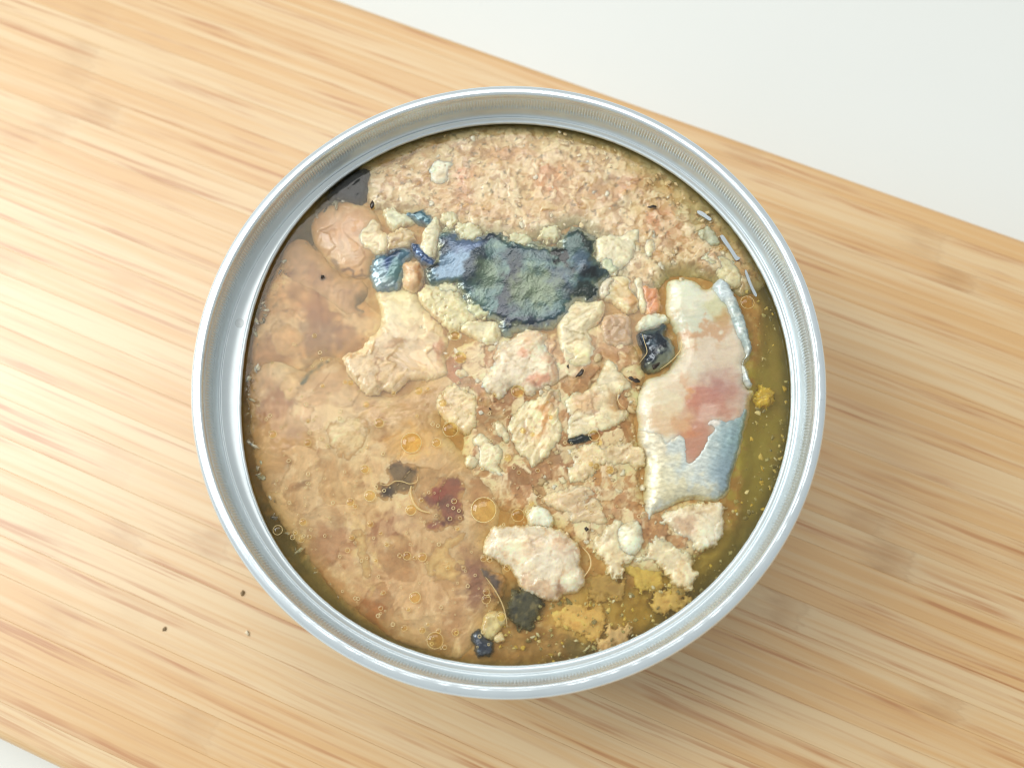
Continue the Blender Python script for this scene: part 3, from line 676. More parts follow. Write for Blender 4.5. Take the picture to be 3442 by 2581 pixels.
piece('fish_skin_piece', 'large dark blue-green patterned skin piece on flesh at the upper middle', 'fish skin',
      S('H', (1040, 280), (1150, 265), (1250, 330), (1400, 370), (1560, 350), (1620, 290), (1770, 310), (1880, 390)) + S('I', (200, 430), (330, 410), (480, 460), (620, 470), (690, 420), (740, 310), (830, 240), (930, 210), (1000, 310), (1090, 360), (1120, 450), (1100, 560), (1110, 640), (1190, 690), (1280, 710), (1310, 790), (1220, 880), (1150, 960), (1110, 1080), (1000, 1140), (870, 1120), (780, 1250), (680, 1370), (560, 1430), (420, 1440), (300, 1470), (150, 1480), (30, 1540))
      + S('H', (1800, 1480), (1770, 1370), (1650, 1330), (1500, 1250), (1400, 1190), (1330, 1100), (1250, 960), (1100, 930), (960, 940), (880, 880), (860, 760), (960, 640), (1020, 500), (1010, 380)),
      skin_paint(), zt=0.16, H=1.2, we=1.0, edge=0.75, ef=0.75, grow=0.5, relief=rel_skin, mat=M_SKIN, seed=31)
sp2 = make_paint((104, 140, 158), [((150, 186, 200), 0.6, 0.05, 0.4, 0.8), ((60, 88, 124), 0.5, 0.15, 0.5, 0.8)], [(S('H', (330, 900))[0], 2.2, 1.2, 0, (196, 206, 196), 0.6), (S('H', (460, 560))[0], 1.4, 1.2, 30, (36, 56, 84), 0.9), (S('H', (390, 700))[0], 1.0, 1.1, 0, (56, 84, 134), 0.9), (S('H', (260, 820))[0], 1.4, 2.0, 0, (176, 200, 208), 0.7), (S('H', (480, 780))[0], 1.3, 1.6, 0, (112, 150, 146), 0.8)], 41)
piece('fish_skin_piece', 'small shiny blue skin scrap beside the round tan lump', 'fish skin',
      S('H', (200, 600), (330, 560), (400, 530), (480, 480), (620, 490), (660, 560), (580, 640), (570, 740), (530, 860), (480, 960), (400, 985), (270, 990), (195, 900), (170, 780), (185, 680)),
      sp2, zt=0.3, H=1.4, we=0.9, edge=0.4, relief=rel_flesh(0.35, 0.9, 41, 0.1, 40, 0, 0), mat=M_SKIN, seed=41)
piece('fish_skin_piece', 'narrow striped blue skin sliver under the pale wedge flake', 'fish skin',
      S('H', (690, 440), (770, 450), (850, 560), (950, 620), (940, 690), (860, 670), (760, 590), (700, 520)),
      make_paint((108, 136, 178), [((60, 78, 112), 1.5, 0.0, 0.3, 0.8, 60, 4)], [], 42), zt=0.2, H=1.2, we=0.6, edge=0.3, relief=rel_flesh(0.05, 1.0, 42, 0.12, 60, 0, 0), mat=M_SKIN, seed=42)
piece('fish_skin_piece', 'tiny teal skin shred at the border of the shredded band', 'fish skin',
      S('H', (600, 60), (700, 40), (790, 20), (870, 60), (920, 120), (890, 190), (820, 160), (740, 150), (680, 110)),
      make_paint((92, 130, 142), [((160, 190, 196), 0.9, 0.1, 0.4, 0.8), ((40, 60, 66), 0.9, 0.2, 0.5, 0.8)], [], 43), zt=0.12, H=1.2, we=0.6, edge=0.4, relief=rel_flesh(0.2, 1.2, 43, 0.05, 40, 0, 0), mat=M_SKIN, seed=43)
piece('fish_skin_piece', 'black skin fragment half hidden beneath the can ledge', 'fish skin',
      S('A', (1130, 480), (1185, 485), (1180, 600), (1160, 700), (1100, 725), (1030, 705), (950, 690), (890, 650), (980, 560), (1060, 500)),
      make_paint((13, 15, 13), [((30, 32, 27), 0.5, 0.1, 0.5, 0.5)], [], 44), zt=-0.02, H=2.2, we=1.0, edge=0.4, relief=rel_flesh(0.1, 0.3, 44, 0.05, 40, 0, 0), mat=M_BED, seed=44)
piece('fish_skin_piece', 'glossy black curled skin bit with pale torn edge beside the silver belly piece', 'fish skin',
      S('K', (190, 970), (290, 930), (420, 900), (470, 850), (530, 880), (500, 990), (590, 1060), (625, 1180), (580, 1300), (480, 1380), (350, 1435), (255, 1400), (250, 1290), (270, 1200), (220, 1100)),
      make_paint((34, 46, 58), [((70, 88, 100), 0.8, 0.1, 0.5, 0.7), ((16, 20, 26), 0.7, 0.1, 0.5, 0.7)], [(S('K', (560, 1150))[0], 1.0, 2.6, 0, (170, 180, 170), 0.85), (S('K', (440, 1370))[0], 2.0, 0.8, 30, (176, 180, 150), 0.7), (S('K', (330, 960))[0], 2.4, 0.8, 10, (84, 100, 98), 0.7)], 45),
      zt=0.9, H=2.4, we=1.3, edge=0.2, relief=rel_flesh(0.30, 0.45, 45, 0.1, 120, 0, 0), mat=M_SKIN, seed=45)
piece('fish_skin_piece', 'small grey speckled skin scrap near the rim below the pale chip', 'fish skin',
      S('E', (1520, 1060), (1570, 1055), (1640, 1120), (1665, 1180), (1620, 1222), (1560, 1212), (1545, 1140)),
      make_paint((66, 72, 84), [((120, 128, 140), 1.2, 0.1, 0.4, 0.8)], [], 46), zt=0.02, H=1.6, we=0.6, edge=0.45, relief=rel_flesh(0.25, 1.2, 46, 0.05, 40, 0, 0), mat=M_SKIN, seed=46)
piece('fish_skin_piece', 'dark wet skin shred under the edge of the large square flake', 'fish skin',
      S('J', (1300, 1200), (1370, 1160), (1440, 1130), (1520, 1150), (1530, 1190), (1450, 1215), (1350, 1225)),
      make_paint((46, 50, 48), [((90, 96, 90), 1.2, 0.1, 0.5, 0.6)], [], 47), zt=0.2, H=1.6, we=0.5, edge=0.25, relief=rel_flesh(0.2, 1.2, 47, 0.05, 40, 0, 0), mat=M_SKIN, seed=47)
piece('fish_skin_piece', 'faint greenish skin streak sunk in the broad tan fillet', 'fish skin',
      S('C', (930, 440), (870, 455), (790, 500), (720, 560), (680, 620), (690, 650), (730, 640), (770, 580), (840, 510), (910, 465)),
      make_paint((82, 86, 66), [((130, 118, 84), 0.8, 0.0, 0.5, 0.6)], [], 48), zt=-0.2, H=1.6, we=0.8, edge=0.5, Hx=0.35, over=HF[11], mat=M_SUNK, seed=48, fade=True)

# ---- silver belly piece: flesh with torn skin on it
belly = empty('fish_belly_piece', (*unproj([(2380, 1350)], LIQ_Z)[0], LIQ_Z - 3.0))
tag(belly, 'silvery belly piece with torn skin showing pink and red flesh', 'fish')
DB = S('D', (1230, 80), (1400, 70), (1500, 140), (1600, 75), (1650, 100), (1700, 190), (1740, 300), (1790, 400), (1820, 500), (1835, 640), (1800, 700), (1830, 760), (1810, 860), (1860, 900), (1835, 960), (1825, 1080), (1790, 1190), (1770, 1320), (1740, 1420))
piece('flesh', '', '', DB + S('L', (1560, 1200), (1520, 1330), (1500, 1450), (1430, 1535), (1330, 1580), (1200, 1575), (1050, 1555), (900, 1590), (780, 1640)) + S('F', (1420, 130), (1330, 170), (1295, 250), (1270, 180)) +
      S('D', (1045, 1650), (1050, 1550), (1050, 1400), (1005, 1290), (1000, 1150), (985, 1080), (992, 980), (1015, 880), (1070, 815), (1150, 790), (1210, 760), (1265, 690), (1300, 610), (1290, 500), (1255, 420), (1235, 380), (1205, 300), (1210, 200)),
      make_paint((228, 218, 192), [((236, 228, 206), 0.3, -0.1, 0.5, 0.7), ((216, 186, 138), 0.4, 0.2, 0.6, 0.5)], [
          (S('K', (730, 430))[0], 3.0, 3.2, 0, (232, 232, 208), 0.9), (S('K', (880, 800))[0], 4.2, 1.6, 25, (214, 214, 190), 0.8), (S('K', (1150, 680))[0], 2.4, 1.6, 20, (214, 208, 160), 0.7), (S('K', (1210, 830))[0], 1.6, 1.4, 20, (196, 146, 66), 0.7),
          (S('K', (950, 1000))[0], 4.6, 1.4, 8, (206, 156, 106), 0.75), (S('K', (1150, 1230))[0], 6.0, 3.4, 10, (214, 172, 142), 0.35, 0.8, 0.3), (S('L', (1450, 420))[0], 3.6, 4.6, 30, (200, 148, 124), 0.65, 0.8, 0.3),
          (S('L', (1320, 200))[0], 4.0, 2.6, 25, (182, 122, 112), 0.75, 0.95, 0.3), (S('L', (1040, 410))[0], 1.7, 3.2, 5, (208, 132, 94), 0.75, 0.9, 0.3), (S('L', (1180, 330))[0], 2.4, 2.0, 0, (202, 132, 112), 0.5), (S('L', (1060, 850))[0], 3.0, 4.4, 0, (198, 136, 106), 0.9, 0.5, 0.1), (S('L', (1350, 480))[0], 2.2, 1.2, 0, (196, 130, 104), 0.6), (S('L', (930, 720))[0], 2.2, 1.0, -20, (212, 140, 92), 0.7),
          (S('L', (700, 600))[0], 3.6, 2.4, 0, (226, 186, 138), 0.7), (S('L', (1180, 510))[0], 2.0, 1.4, 30, (222, 184, 164), 0.7), (S('L', (700, 330))[0], 3, 3, 0, (234, 216, 180), 0.7), (S('L', (940, 180))[0], 0.5, 2.0, 8, (222, 154, 90), 0.7),
          (S('L', (900, 130))[0], 3.0, 1.4, 0, (230, 204, 172), 0.6)], 51),
      zt=0.48, H=3.4, we=2.4, soft=1.0, edge=0.18, relief=rel_flesh(0.22, 0.35, 51, 0.05, 10, 0, 0), seed=51, parent=belly, slope=(-0.035, 0.0), Hx=2.2)
def silver(seed, dark_side):
    p = make_paint((210, 216, 208), [((226, 228, 216), 0.35, 0.0, 0.5, 0.7), ((190, 204, 202), 0.4, 0.1, 0.5, 0.5)], dark_side, seed)
    def f(x, y, d):
        c = p(x, y, d)
        a = math.radians(-18); u = x * math.cos(a) + y * math.sin(a); v = -x * math.sin(a) + y * math.cos(a)
        return c * (0.96 + 0.34 * fbm(u / 3.5, v, 3.4, 3, seed + 2))[:, None]
    return f
piece('skin', '', '', S('L', (330, 700), (420, 715), (520, 745), (640, 770), (690, 880), (780, 810), (860, 775), (920, 800), (945, 900), (960, 1090), (1010, 1115), (1080, 1060), (1150, 960), (1205, 840), (1285, 725), (1290, 670), (1215, 645), (1260, 595), (1340, 575), (1450, 600), (1560, 555), (1640, 530), (1710, 400), (1725, 480), (1705, 620), (1675, 760), (1635, 900), (1600, 1040), (1560, 1200), (1515, 1340), (1490, 1440), (1420, 1525), (1320, 1565), (1200, 1560), (1050, 1540), (900, 1590), (780, 1640), (500, 1680), (420, 1640), (400, 1500), (410, 1300), (390, 1100), (330, 880)),
      silver(52, [(S('L', (470, 1000))[0], 2.4, 11.0, 0, (228, 216, 186), 0.95, 0.7, 0.25), (S('L', (560, 760))[0], 5.0, 1.2, 0, (228, 216, 186), 0.9, 0.7, 0.25), (S('L', (1480, 950))[0], 2.6, 7.0, -12, (146, 170, 174), 0.95, 0.9, 0.2), (S('L', (1440, 1300))[0], 2.2, 3.4, -10, (150, 170, 180), 0.8, 0.8, 0.2), (S('L', (600, 1350))[0], 4.0, 3.6, 0, (228, 220, 186), 0.8), (S('L', (1280, 620))[0], 1.2, 0.7, 20, (226, 214, 200), 0.8), (S('L', (900, 1480))[0], 5, 1.6, 0, (224, 212, 172), 0.7), (S('L', (1640, 700))[0], 1.4, 4, -10, (150, 176, 172), 0.7)]),
      zt=1.0, H=0.6, we=0.2, edge=0.25, ef=1.6, grow=0.0, over=HF[51], relief=rel_flesh(0.22, 0.35, 51, 0.03, -18, 0, 0), mat=M_SILVER, seed=52, parent=belly, slope=(-0.035, 0.0), part_label='silvery blue skin with torn notch')
piece('skin', '', '', S('K', (1110, 390), (1200, 295), (1290, 350), (1360, 480), (1430, 620), (1500, 800), (1555, 980), (1590, 1150), (1555, 1250), (1490, 1320), (1520, 1420), (1550, 1520), (1600, 1600), (1560, 1640), (1500, 1590), (1475, 1500), (1465, 1380), (1515, 1270), (1470, 1120), (1400, 1000), (1320, 800), (1250, 620), (1185, 580), (1130, 470)),
      silver(53, [(S('K', (1500, 1000))[0], 1.2, 6.0, 15, (150, 170, 168), 0.7), (S('K', (1200, 450))[0], 1.6, 2.0, 0, (204, 218, 222), 0.7)]),
      zt=0.85, H=1.6, we=0.8, edge=0.2, ef=1.4, grow=0.1, soft=1.2, relief=rel_flesh(0.2, 0.6, 53, 0.05, 70, 0, 0), mat=M_SILVER, seed=53, parent=belly, slope=(-0.02, 0.0), part_label='narrow rolled silver skin edge')

# ---- pale flakes and lumps
def flake(pts, base, label, zt_=0.6, seed=0, H=2.4, we=1.1, edge=0.18, amp=0.22, f=0.5, fib=0.05, ang=30, pore=0.0, spots=(), layers=None, name='fish_flake', mat=None, ef=1.1, fade_=0.55, over=None):
    b = np.array(base, float); zt = (zt_ * 0.55 if zt_ > 1.25 else zt_ * 0.22 - 0.03) if zt_ > 0 else zt_
    lay = layers or [(tuple(np.minimum(b * 1.05 + 4, 246)), 0.4, 0.0, 0.5, 0.7), (tuple(b * np.array([0.93, 0.87, 0.78])), 0.5, 0.12, 0.55, 0.7), (tuple(b * np.array([0.8, 0.68, 0.54])), 1.5, 0.32, 0.6, 0.45)]
    rs = np.random.RandomState(seed); sl = tuple(rs.uniform(-0.09, 0.09, 2)); big = zt_ > 1.25
    return piece(name, label, 'fish flake', pts, make_paint(base, lay, spots, seed), zt=zt, H=H, we=we, edge=edge * 1.5, ef=ef * 1.25, relief=rel_flesh(amp, f, seed, fib, ang, pore), seed=seed, group=FLES, mat=mat, dim=np.array([1.04, 1.07, 1.10]), grow=0.3, thick=1.0, soft=1.4 if big else 1.0, slope=(0, 0) if big else (sl[0] * 0.7, sl[1] * 0.7), Hx=1.0 if big else (0.4 if mat is M_SUNK else 1.0), fade=(True if fade_ == 0.55 else fade_) if mat is M_SUNK else fade_, over=over, flaky=(2.6, 0.20, tuple(b * np.array([0.78, 0.62, 0.46])), 0.28, 0.9))
flake(S('H', (560, 680), (640, 640), (740, 640), (790, 720), (795, 830), (760, 930), (690, 985), (600, 960), (560, 880), (575, 800)), (228, 190, 144), 'rounded tan fish lump resting against the blue skin scrap', 1.5, 61, 3.0, 1.5, spots=[(S('H', (770, 800))[0], 0.7, 2.2, 0, (206, 146, 90), 0.8)])
flake(S('H', (930, 130), (990, 100), (1015, 200), (1000, 350), (965, 500), (950, 575), (860, 590), (790, 500), (800, 420), (830, 280), (880, 200)), (226, 214, 176), 'pale greenish-yellow wedge flake standing across the blue skin', 1.2, 62, 2.6, 1.0)
flake(S('H', (20, 300), (100, 220), (200, 130), (270, 200), (260, 270), (340, 300), (380, 370), (370, 480), (330, 540), (250, 540), (130, 480), (40, 430)), (230, 208, 166), 'angular cream flake on the peach fillet lump', 0.7, 63, 2.2, 0.8)
flake(S('H', (400, 330), (520, 260), (640, 250), (690, 330), (640, 420), (560, 470), (440, 490), (380, 460)), (208, 182, 136), 'crumbly beige flake between angular cream flake and pale wedge', 0.6, 64, 2.0, 0.7, 0.3, 0.4, 0.9, spots=[(S('H', (480, 400))[0], 0.9, 0.4, 20, (150, 110, 66), 0.7)])
flake(S('H', (330, 30), (430, 0), (520, 60), (640, 80), (680, 150), (560, 190), (440, 230), (380, 160)), (212, 206, 170), 'small whitish rough flake beside the teal skin shred', 0.4, 65, 2.0, 0.7, 0.3, 0.4, 0.9)
flake(S('C', (1250, -50), (1340, -60), (1500, -80), (1600, 40), (1700, 150), (1765, 240), (1765, 330), (1740, 420), (1780, 540), (1720, 580), (1600, 590), (1490, 590), (1420, 650), (1370, 690), (1300, 670), (1250, 700), (1180, 700), (1100, 620), (1050, 560), (1010, 460), (1040, 420), (1130, 390), (1200, 300), (1280, 220), (1290, 100)), (228, 198, 152),
      'large smooth cream chunk sloping down from the skin pieces', 0.25, 66, 2.8, 1.6, 0.2, 0.4, 0.25, 0.06, -40, spots=[(S('C', (1420, 60))[0], 4.0, 3.4, 0, (232, 214, 172), 0.8), (S('C', (1690, 180))[0], 0.5, 3.0, 40, (172, 104, 60), 0.8), (S('C', (1450, 480))[0], 6, 3, 0, (222, 184, 132), 0.7), (S('C', (1260, 520))[0], 0.3, 3.2, 10, (176, 124, 78), 0.6), (S('C', (1380, 340))[0], 2, 0.5, 10, (190, 140, 90), 0.6), (S('C', (1720, 380))[0], 0.7, 2, 0, (206, 134, 92), 0.7)])
flake(S('H', (790, 1020), (860, 950), (960, 960), (1100, 950), (1220, 965), (1260, 1050), (1350, 1130), (1450, 1220), (1560, 1280), (1500, 1340), (1380, 1400), (1300, 1460), (1180, 1490), (1100, 1450), (980, 1360), (880, 1260), (800, 1170), (770, 1100)), (224, 208, 158), 'porous cream flesh below the dark skin piece', 0.55, 67, 2.4, 1.2, 0.3, 0.3, 0.6, pore=0.35, spots=[(S('H', (1400, 1180))[0], 2.2, 1.2, -35, (150, 152, 112), 0.6), (S('H', (900, 1290))[0], 0.5, 2.0, 40, (196, 140, 88), 0.6)])
flake(S('H', (1300, 1440), (1400, 1390), (1520, 1390), (1640, 1390), (1740, 1420), (1775, 1500), (1750, 1620), (1700, 1680), (1560, 1650), (1440, 1570), (1320, 1500)), (228, 212, 168), 'smooth cream lump at the lower tip of the dark skin piece', 0.9, 68, 2.6, 1.2, spots=[(S('H', (1740, 1560))[0], 0.5, 1.2, 0, (180, 160, 110), 0.6)])
flake(S('J', (540, 210), (600, 150), (700, 110), (800, 40), (900, 10), (1030, 40), (1060, 100), (1040, 170), (1110, 260), (1160, 350), (1200, 460), (1190, 560), (1100, 590), (1000, 630), (930, 700), (860, 700), (780, 620), (700, 620), (620, 700), (560, 740), (480, 690), (380, 620), (380, 560), (450, 450), (520, 360), (500, 290)), (232, 212, 178),
      'glossy knobbly white chunk with pink veins at the can middle', 1.3, 69, 3.2, 1.5, 0.25, 0.5, 0.5, spots=[(S('J', (870, 90))[0], 2.6, 1.4, 0, (232, 196, 156), 0.7), (S('J', (960, 570))[0], 2.0, 1.0, 10, (222, 158, 122), 0.8), (S('J', (830, 280))[0], 1.0, 0.8, 0, (224, 158, 118), 0.7), (S('J', (1130, 400))[0], 0.7, 2.6, 20, (216, 160, 116), 0.6)])
flake(S('I', (700, 1370), (790, 1250), (870, 1160), (980, 1170), (1080, 1170), (1190, 1150), (1205, 1280), (1130, 1400), (1000, 1490), (1060, 1600)) + S('J', (1540, 160), (1590, 240), (1570, 330), (1520, 400), (1430, 440), (1340, 430), (1260, 370), (1230, 280), (1205, 180), (1195, 60)) + S('I', (665, 1560), (665, 1430)), (228, 210, 168),
      'smooth yellowish folded flake between dark skin and brown flesh', 0.95, 70, 2.8, 1.3, 0.16, 0.3, 0.25, spots=[(S('I', (900, 1510))[0], 2.2, 0.22, -20, (176, 150, 92), 0.7), (S('J', (1400, 330))[0], 2, 1.6, 0, (230, 206, 148), 0.6)])
flake(S('I', (1220, 1360), (1320, 1310), (1460, 1310), (1530, 1360), (1545, 1500), (1540, 1640), (1440, 1680), (1260, 1660), (1200, 1500)), (196, 162, 124), 'translucent brownish flesh patch next to the folded yellowish flake', 0.45, 71, 2.2, 1.0, fib=0.1, ang=50)
flake(S('I', (1640, 1440), (1730, 1340), (1830, 1300), (1950, 1310), (2030, 1360), (1940, 1420), (1840, 1480), (1700, 1500)), (220, 218, 190), 'white fatty flake capping the black curled skin bit', 1.15, 72, 2.6, 1.0)
flake(S('I', (1130, 390), (1250, 325), (1440, 330), (1560, 265), (1660, 275), (1620, 440), (1570, 600), (1470, 700), (1390, 760), (1310, 740), (1280, 665), (1190, 655), (1100, 660), (1140, 530)), (228, 214, 176), 'flat layered cream flake at the right tip of the dark skin', 0.85, 73, 2.5, 0.9, fib=0.12, ang=-40)
flake(S('I', (1740, 300), (1830, 250), (1900, 330), (1900, 440), (1820, 560), (1760, 640), (1730, 500), (1720, 380)), (230, 208, 164), 'leaf-shaped cream flake right of the flat layered flake', 0.35, 74, 2.0, 1.0)
flake(S('I', (1180, 1050), (1190, 960), (1270, 880), (1330, 840), (1450, 830), (1540, 860), (1560, 1000), (1640, 1150), (1600, 1240), (1500, 1260), (1400, 1180), (1330, 1130), (1240, 1090)), (226, 206, 158), 'cream flake with an orange hollow near the black curled skin', 0.7, 75, 2.4, 1.0, spots=[(S('I', (1560, 1140))[0], 1.2, 1.6, 0, (206, 150, 86), 0.8), (S('I', (1440, 1000))[0], 1.6, 1.0, 20, (214, 176, 112), 0.6)])
flake(S('I', (1175, 1050), (1180, 960), (1240, 900), (1310, 850), (1320, 900), (1280, 980), (1285, 1060), (1230, 1085)), (222, 206, 176), 'little crinkled white curl on the hollowed flake', 1.2, 76, 1.6, 0.6, 0.2, 0.3, 1.3)
flake(S('I', (1610, 880), (1680, 880), (1720, 1050), (1745, 1240), (1690, 1250), (1645, 1080)), (232, 212, 172), 'thin pale stick of flesh beside the orange stained fibres', 0.75, 77, 2.0, 0.7)
flake(S('I', (1690, 960), (1800, 980), (1880, 990), (1900, 1130), (1890, 1260), (1780, 1290), (1740, 1240), (1720, 1100)), (214, 148, 100), 'orange-brown stained fibres left of the silver belly piece', 0.35, 78, 2.0, 0.8, fib=0.14, ang=60)
flake(S('B', (1450, 1370), (1500, 1310), (1600, 1330), (1700, 1390), (1745, 1470), (1750, 1550), (1650, 1570), (1560, 1460), (1490, 1420)), (222, 206, 158), 'smooth cream flake near the rim above the belly piece', 0.3, 79, 2.2, 1.1)
flake(S('B', (1430, 1180), (1500, 1120), (1560, 1180), (1590, 1250), (1540, 1270), (1480, 1240)), (196, 196, 164), 'grey-green soft flake by the modelled glints at the rim', 0.15, 80, 2.0, 1.0)
flake(S('A', (1640, 480), (1690, 410), (1780, 415), (1840, 450), (1790, 500), (1770, 570), (1690, 580), (1650, 545)), (236, 220, 188), 'bright white lump sitting on the shredded band', 1.1, 81, 2.6, 1.0)
flake(S('F', (60, 430), (90, 330), (140, 262), (260, 265), (400, 255), (520, 265), (640, 300), (720, 370), (765, 430), (770, 500), (760, 560), (800, 600), (800, 680), (740, 740), (640, 755), (600, 800), (540, 800), (460, 770), (350, 720), (300, 620), (250, 560), (150, 500), (80, 470)), (234, 214, 180),
      'big smooth white chunk with peach veins rising from amber broth', 1.6, 82, 3.6, 2.0, 0.2, 0.35, 0.3, spots=[(S('F', (400, 400))[0], 2.0, 1.2, 10, (232, 196, 152), 0.6), (S('F', (680, 450))[0], 1.8, 0.35, -5, (190, 132, 86), 0.7), (S('F', (620, 720))[0], 0.4, 2.0, 0, (186, 130, 86), 0.7), (S('F', (560, 480))[0], 3.0, 2.6, 0, (234, 218, 190), 0.6), (S('F', (640, 380))[0], 2.2, 0.6, 25, (216, 168, 122), 0.6), (S('F', (500, 740))[0], 4.0, 1.2, -15, (214, 170, 126), 0.6)])
flake(S('F', (390, 170), (420, 130), (500, 120), (560, 180), (560, 245), (480, 255), (400, 240)), (236, 226, 196), 'small shiny white nub at the top of the big white chunk', 1.2, 83, 2.6, 0.9)
flake(S('F', (500, 60), (620, 0), (780, -40), (900, 0), (920, 60), (960, 130), (980, 200), (940, 260), (860, 250), (800, 230), (720, 230), (690, 160), (600, 130)), (226, 196, 150), 'thin peach-cream flake above the big white chunk', 0.22, 84, 2.0, 0.9, fib=0.1, ang=20)
flake(S('F', (1410, 160), (1560, 115), (1700, 95), (1800, 85), (1850, 120), (1835, 200), (1840, 300), (1800, 380), (1720, 420), (1640, 430), (1600, 380), (1520, 330), (1440, 260), (1380, 230)), (230, 212, 176), 'knobbly cream chunk tucked under the lower end of the belly piece', 0.95, 85, 3.0, 1.3, 0.3, 0.4, 0.6, spots=[(S('F', (1560, 250))[0], 2.0, 1.2, 10, (206, 160, 120), 0.6), (S('F', (1760, 330))[0], 1.6, 1.6, 0, (234, 222, 192), 0.7)])
flake(S('F', (870, 370), (960, 300), (1040, 215), (1100, 240), (1070, 360), (1160, 480), (1260, 470), (1310, 345), (1420, 345), (1520, 430), (1610, 480), (1615, 580), (1655, 610), (1605, 690), (1595, 730), (1480, 680), (1420, 600), (1340, 530), (1200, 510), (1110, 540), (1060, 640), (1000, 600), (960, 500), (920, 470)), (228, 208, 166), 'ragged crumbly cream flake running down into the yellow broth', 0.6, 86, 2.6, 0.9, 0.4, 0.4, 0.9, ef=1.0)
flake(S('F', (1080, 260), (1190, 222), (1230, 260), (1242, 370), (1210, 450), (1150, 470), (1080, 430), (1060, 350)), (234, 226, 194), 'smooth white knob standing on the ragged crumbly flake', 1.7, 87, 3.2, 1.4)
flake(S('J', (1270, 900), (1260, 780), (1330, 700), (1480, 680), (1570, 600), (1640, 480), (1720, 335), (1800, 400), (1870, 500), (1950, 580), (1960, 640), (1840, 700), (1825, 860), (1930, 885), (1870, 990), (1740, 1060), (1600, 1110), (1480, 1130), (1300, 1180), (1280, 1080)), (230, 210, 166), 'large square-cut cream flake left of the silver belly piece', 0.9, 88, 2.8, 1.0, 0.16, 0.25, 0.3, 0.05, 10, spots=[(S('J', (1480, 780))[0], 2.4, 1.6, 0, (224, 180, 130), 0.7), (S('J', (1440, 910))[0], 3.0, 0.18, -2, (170, 128, 84), 0.7), (S('J', (1575, 870))[0], 0.2, 2.6, 8, (180, 136, 90), 0.7), (S('J', (1780, 800))[0], 1.2, 1.6, 0, (190, 138, 70), 0.6)])
flake(S('J', (820, 790), (960, 740), (1080, 660), (1180, 640), (1240, 720), (1230, 860), (1200, 950), (1240, 1040), (1230, 1150), (1160, 1260), (1060, 1370), (960, 1450), (910, 1470), (870, 1400), (760, 1320), (700, 1180), (660, 1090), (660, 1010), (730, 910)), (230, 208, 160), 'cream flake with slanting orange grooves at the can middle', 0.55, 89, 2.6, 1.0, 0.25, 0.35, 0.4, 0.13, 62, spots=[(S('J', (1040, 950))[0], 0.8, 3.4, -20, (206, 150, 84), 0.9), (S('J', (1170, 780))[0], 0.6, 1.6, -10, (196, 150, 96), 0.7), (S('J', (850, 1080))[0], 0.25, 1.8, 12, (184, 140, 90), 0.7), (S('J', (1130, 690))[0], 0.8, 0.5, 0, (170, 136, 100), 0.7)])
flake(S('J', (0, 640), (100, 590), (190, 640), (300, 700), (330, 800), (340, 960), (280, 1070), (200, 1110), (120, 1060), (40, 1000), (-60, 900), (-100, 780)), (226, 198, 148), 'broad pale tan flake left of the grooved flake', 0.12, 90, 2.2, 1.1)
flake(S('J', (290, 1200), (350, 1120), (430, 1160), (520, 1240), (620, 1290), (580, 1400), (560, 1480), (620, 1570), (560, 1590), (470, 1520), (360, 1490), (340, 1390), (320, 1280)), (230, 210, 166), 'long cream flake slanting below the broad pale tan flake', 0.4, 91, 2.2, 0.9)
flake(S('J', (530, 1000), (590, 1010), (640, 1090), (680, 1180), (640, 1210), (570, 1160), (520, 1080)), (228, 208, 164), 'small narrow cream chip left of the grooved flake', 0.35, 92, 2.0, 0.8)
flake(S('J', (1320, 1300), (1450, 1240), (1600, 1230), (1700, 1290), (1830, 1230), (1980, 1250), (2090, 1300), (2100, 1440), (2000, 1490), (1900, 1420), (1780, 1470), (1650, 1450), (1560, 1560), (1440, 1640), (1330, 1640), (1280, 1540), (1330, 1420)), (226, 200, 152), 'crumbly cream-tan flake beside the lower belly skin', 0.45, 93, 2.4, 0.9, 0.35, 0.4, 0.8)
flake(S('J', (100, 470), (160, 445), (215, 480), (210, 525), (150, 540), (100, 515)), (226, 200, 156), 'small pale crumb under an oil droplet ring', 0.1, 94, 1.6, 0.6)
flake(S('J', (210, 1390), (280, 1360), (330, 1410), (310, 1470), (230, 1470)), (226, 204, 160), 'small cream crumb left of the long slanting flake', 0.25, 95, 1.6, 0.6)
flake(S('I', (770, 930), (850, 850), (940, 850), (1030, 910), (1000, 960), (900, 970), (800, 985)), (214, 206, 150), 'small yellowish crumb lying in the black fold of skin', 1.1, 96, 1.8, 0.6, 0.25, 0.35, 1.0)
flake(S('E', (640, 300), (700, 290), (740, 420), (760, 600), (720, 640), (680, 540), (660, 420)), (214, 178, 118), 'pale narrow flake sunk in the lower brown broth', -0.12, 97, 1.8, 0.8, mat=M_SUNK, over=HF[11])
flake(S('E', (1170, 540), (1280, 400), (1400, 330), (1470, 315), (1440, 380), (1340, 465), (1460, 520), (1410, 560), (1430, 620), (1390, 670), (1290, 650), (1200, 640)), (222, 184, 122), 'frayed leaf-like flake sunk in the lower brown broth', -0.10, 98, 1.8, 0.8, mat=M_SUNK, over=HF[11])
flake(S('E', (1620, 930), (1720, 905), (1765, 950), (1720, 1030), (1660, 1090), (1595, 1060), (1610, 990)), (206, 184, 122), 'pale oblong chip above the grey speckled skin scrap', 0.2, 99, 2.0, 0.8)
flake(S('E', (1700, 1080), (1730, 1065), (1750, 1100), (1720, 1115), (1692, 1105)), (206, 180, 128), 'tiny pale chip next to the oblong chip', 0.15, 100, 1.4, 0.4)
flake(S('F', (900, 1100), (980, 1050), (1100, 1020), (1150, 1080), (1060, 1150), (950, 1180)), (216, 180, 124), 'soft pale flake sunk in amber broth near the rim', -0.50, 101, 2.0, 1.0, 1.1, mat=M_SUNK, fade_=0.0, ef=0.55)
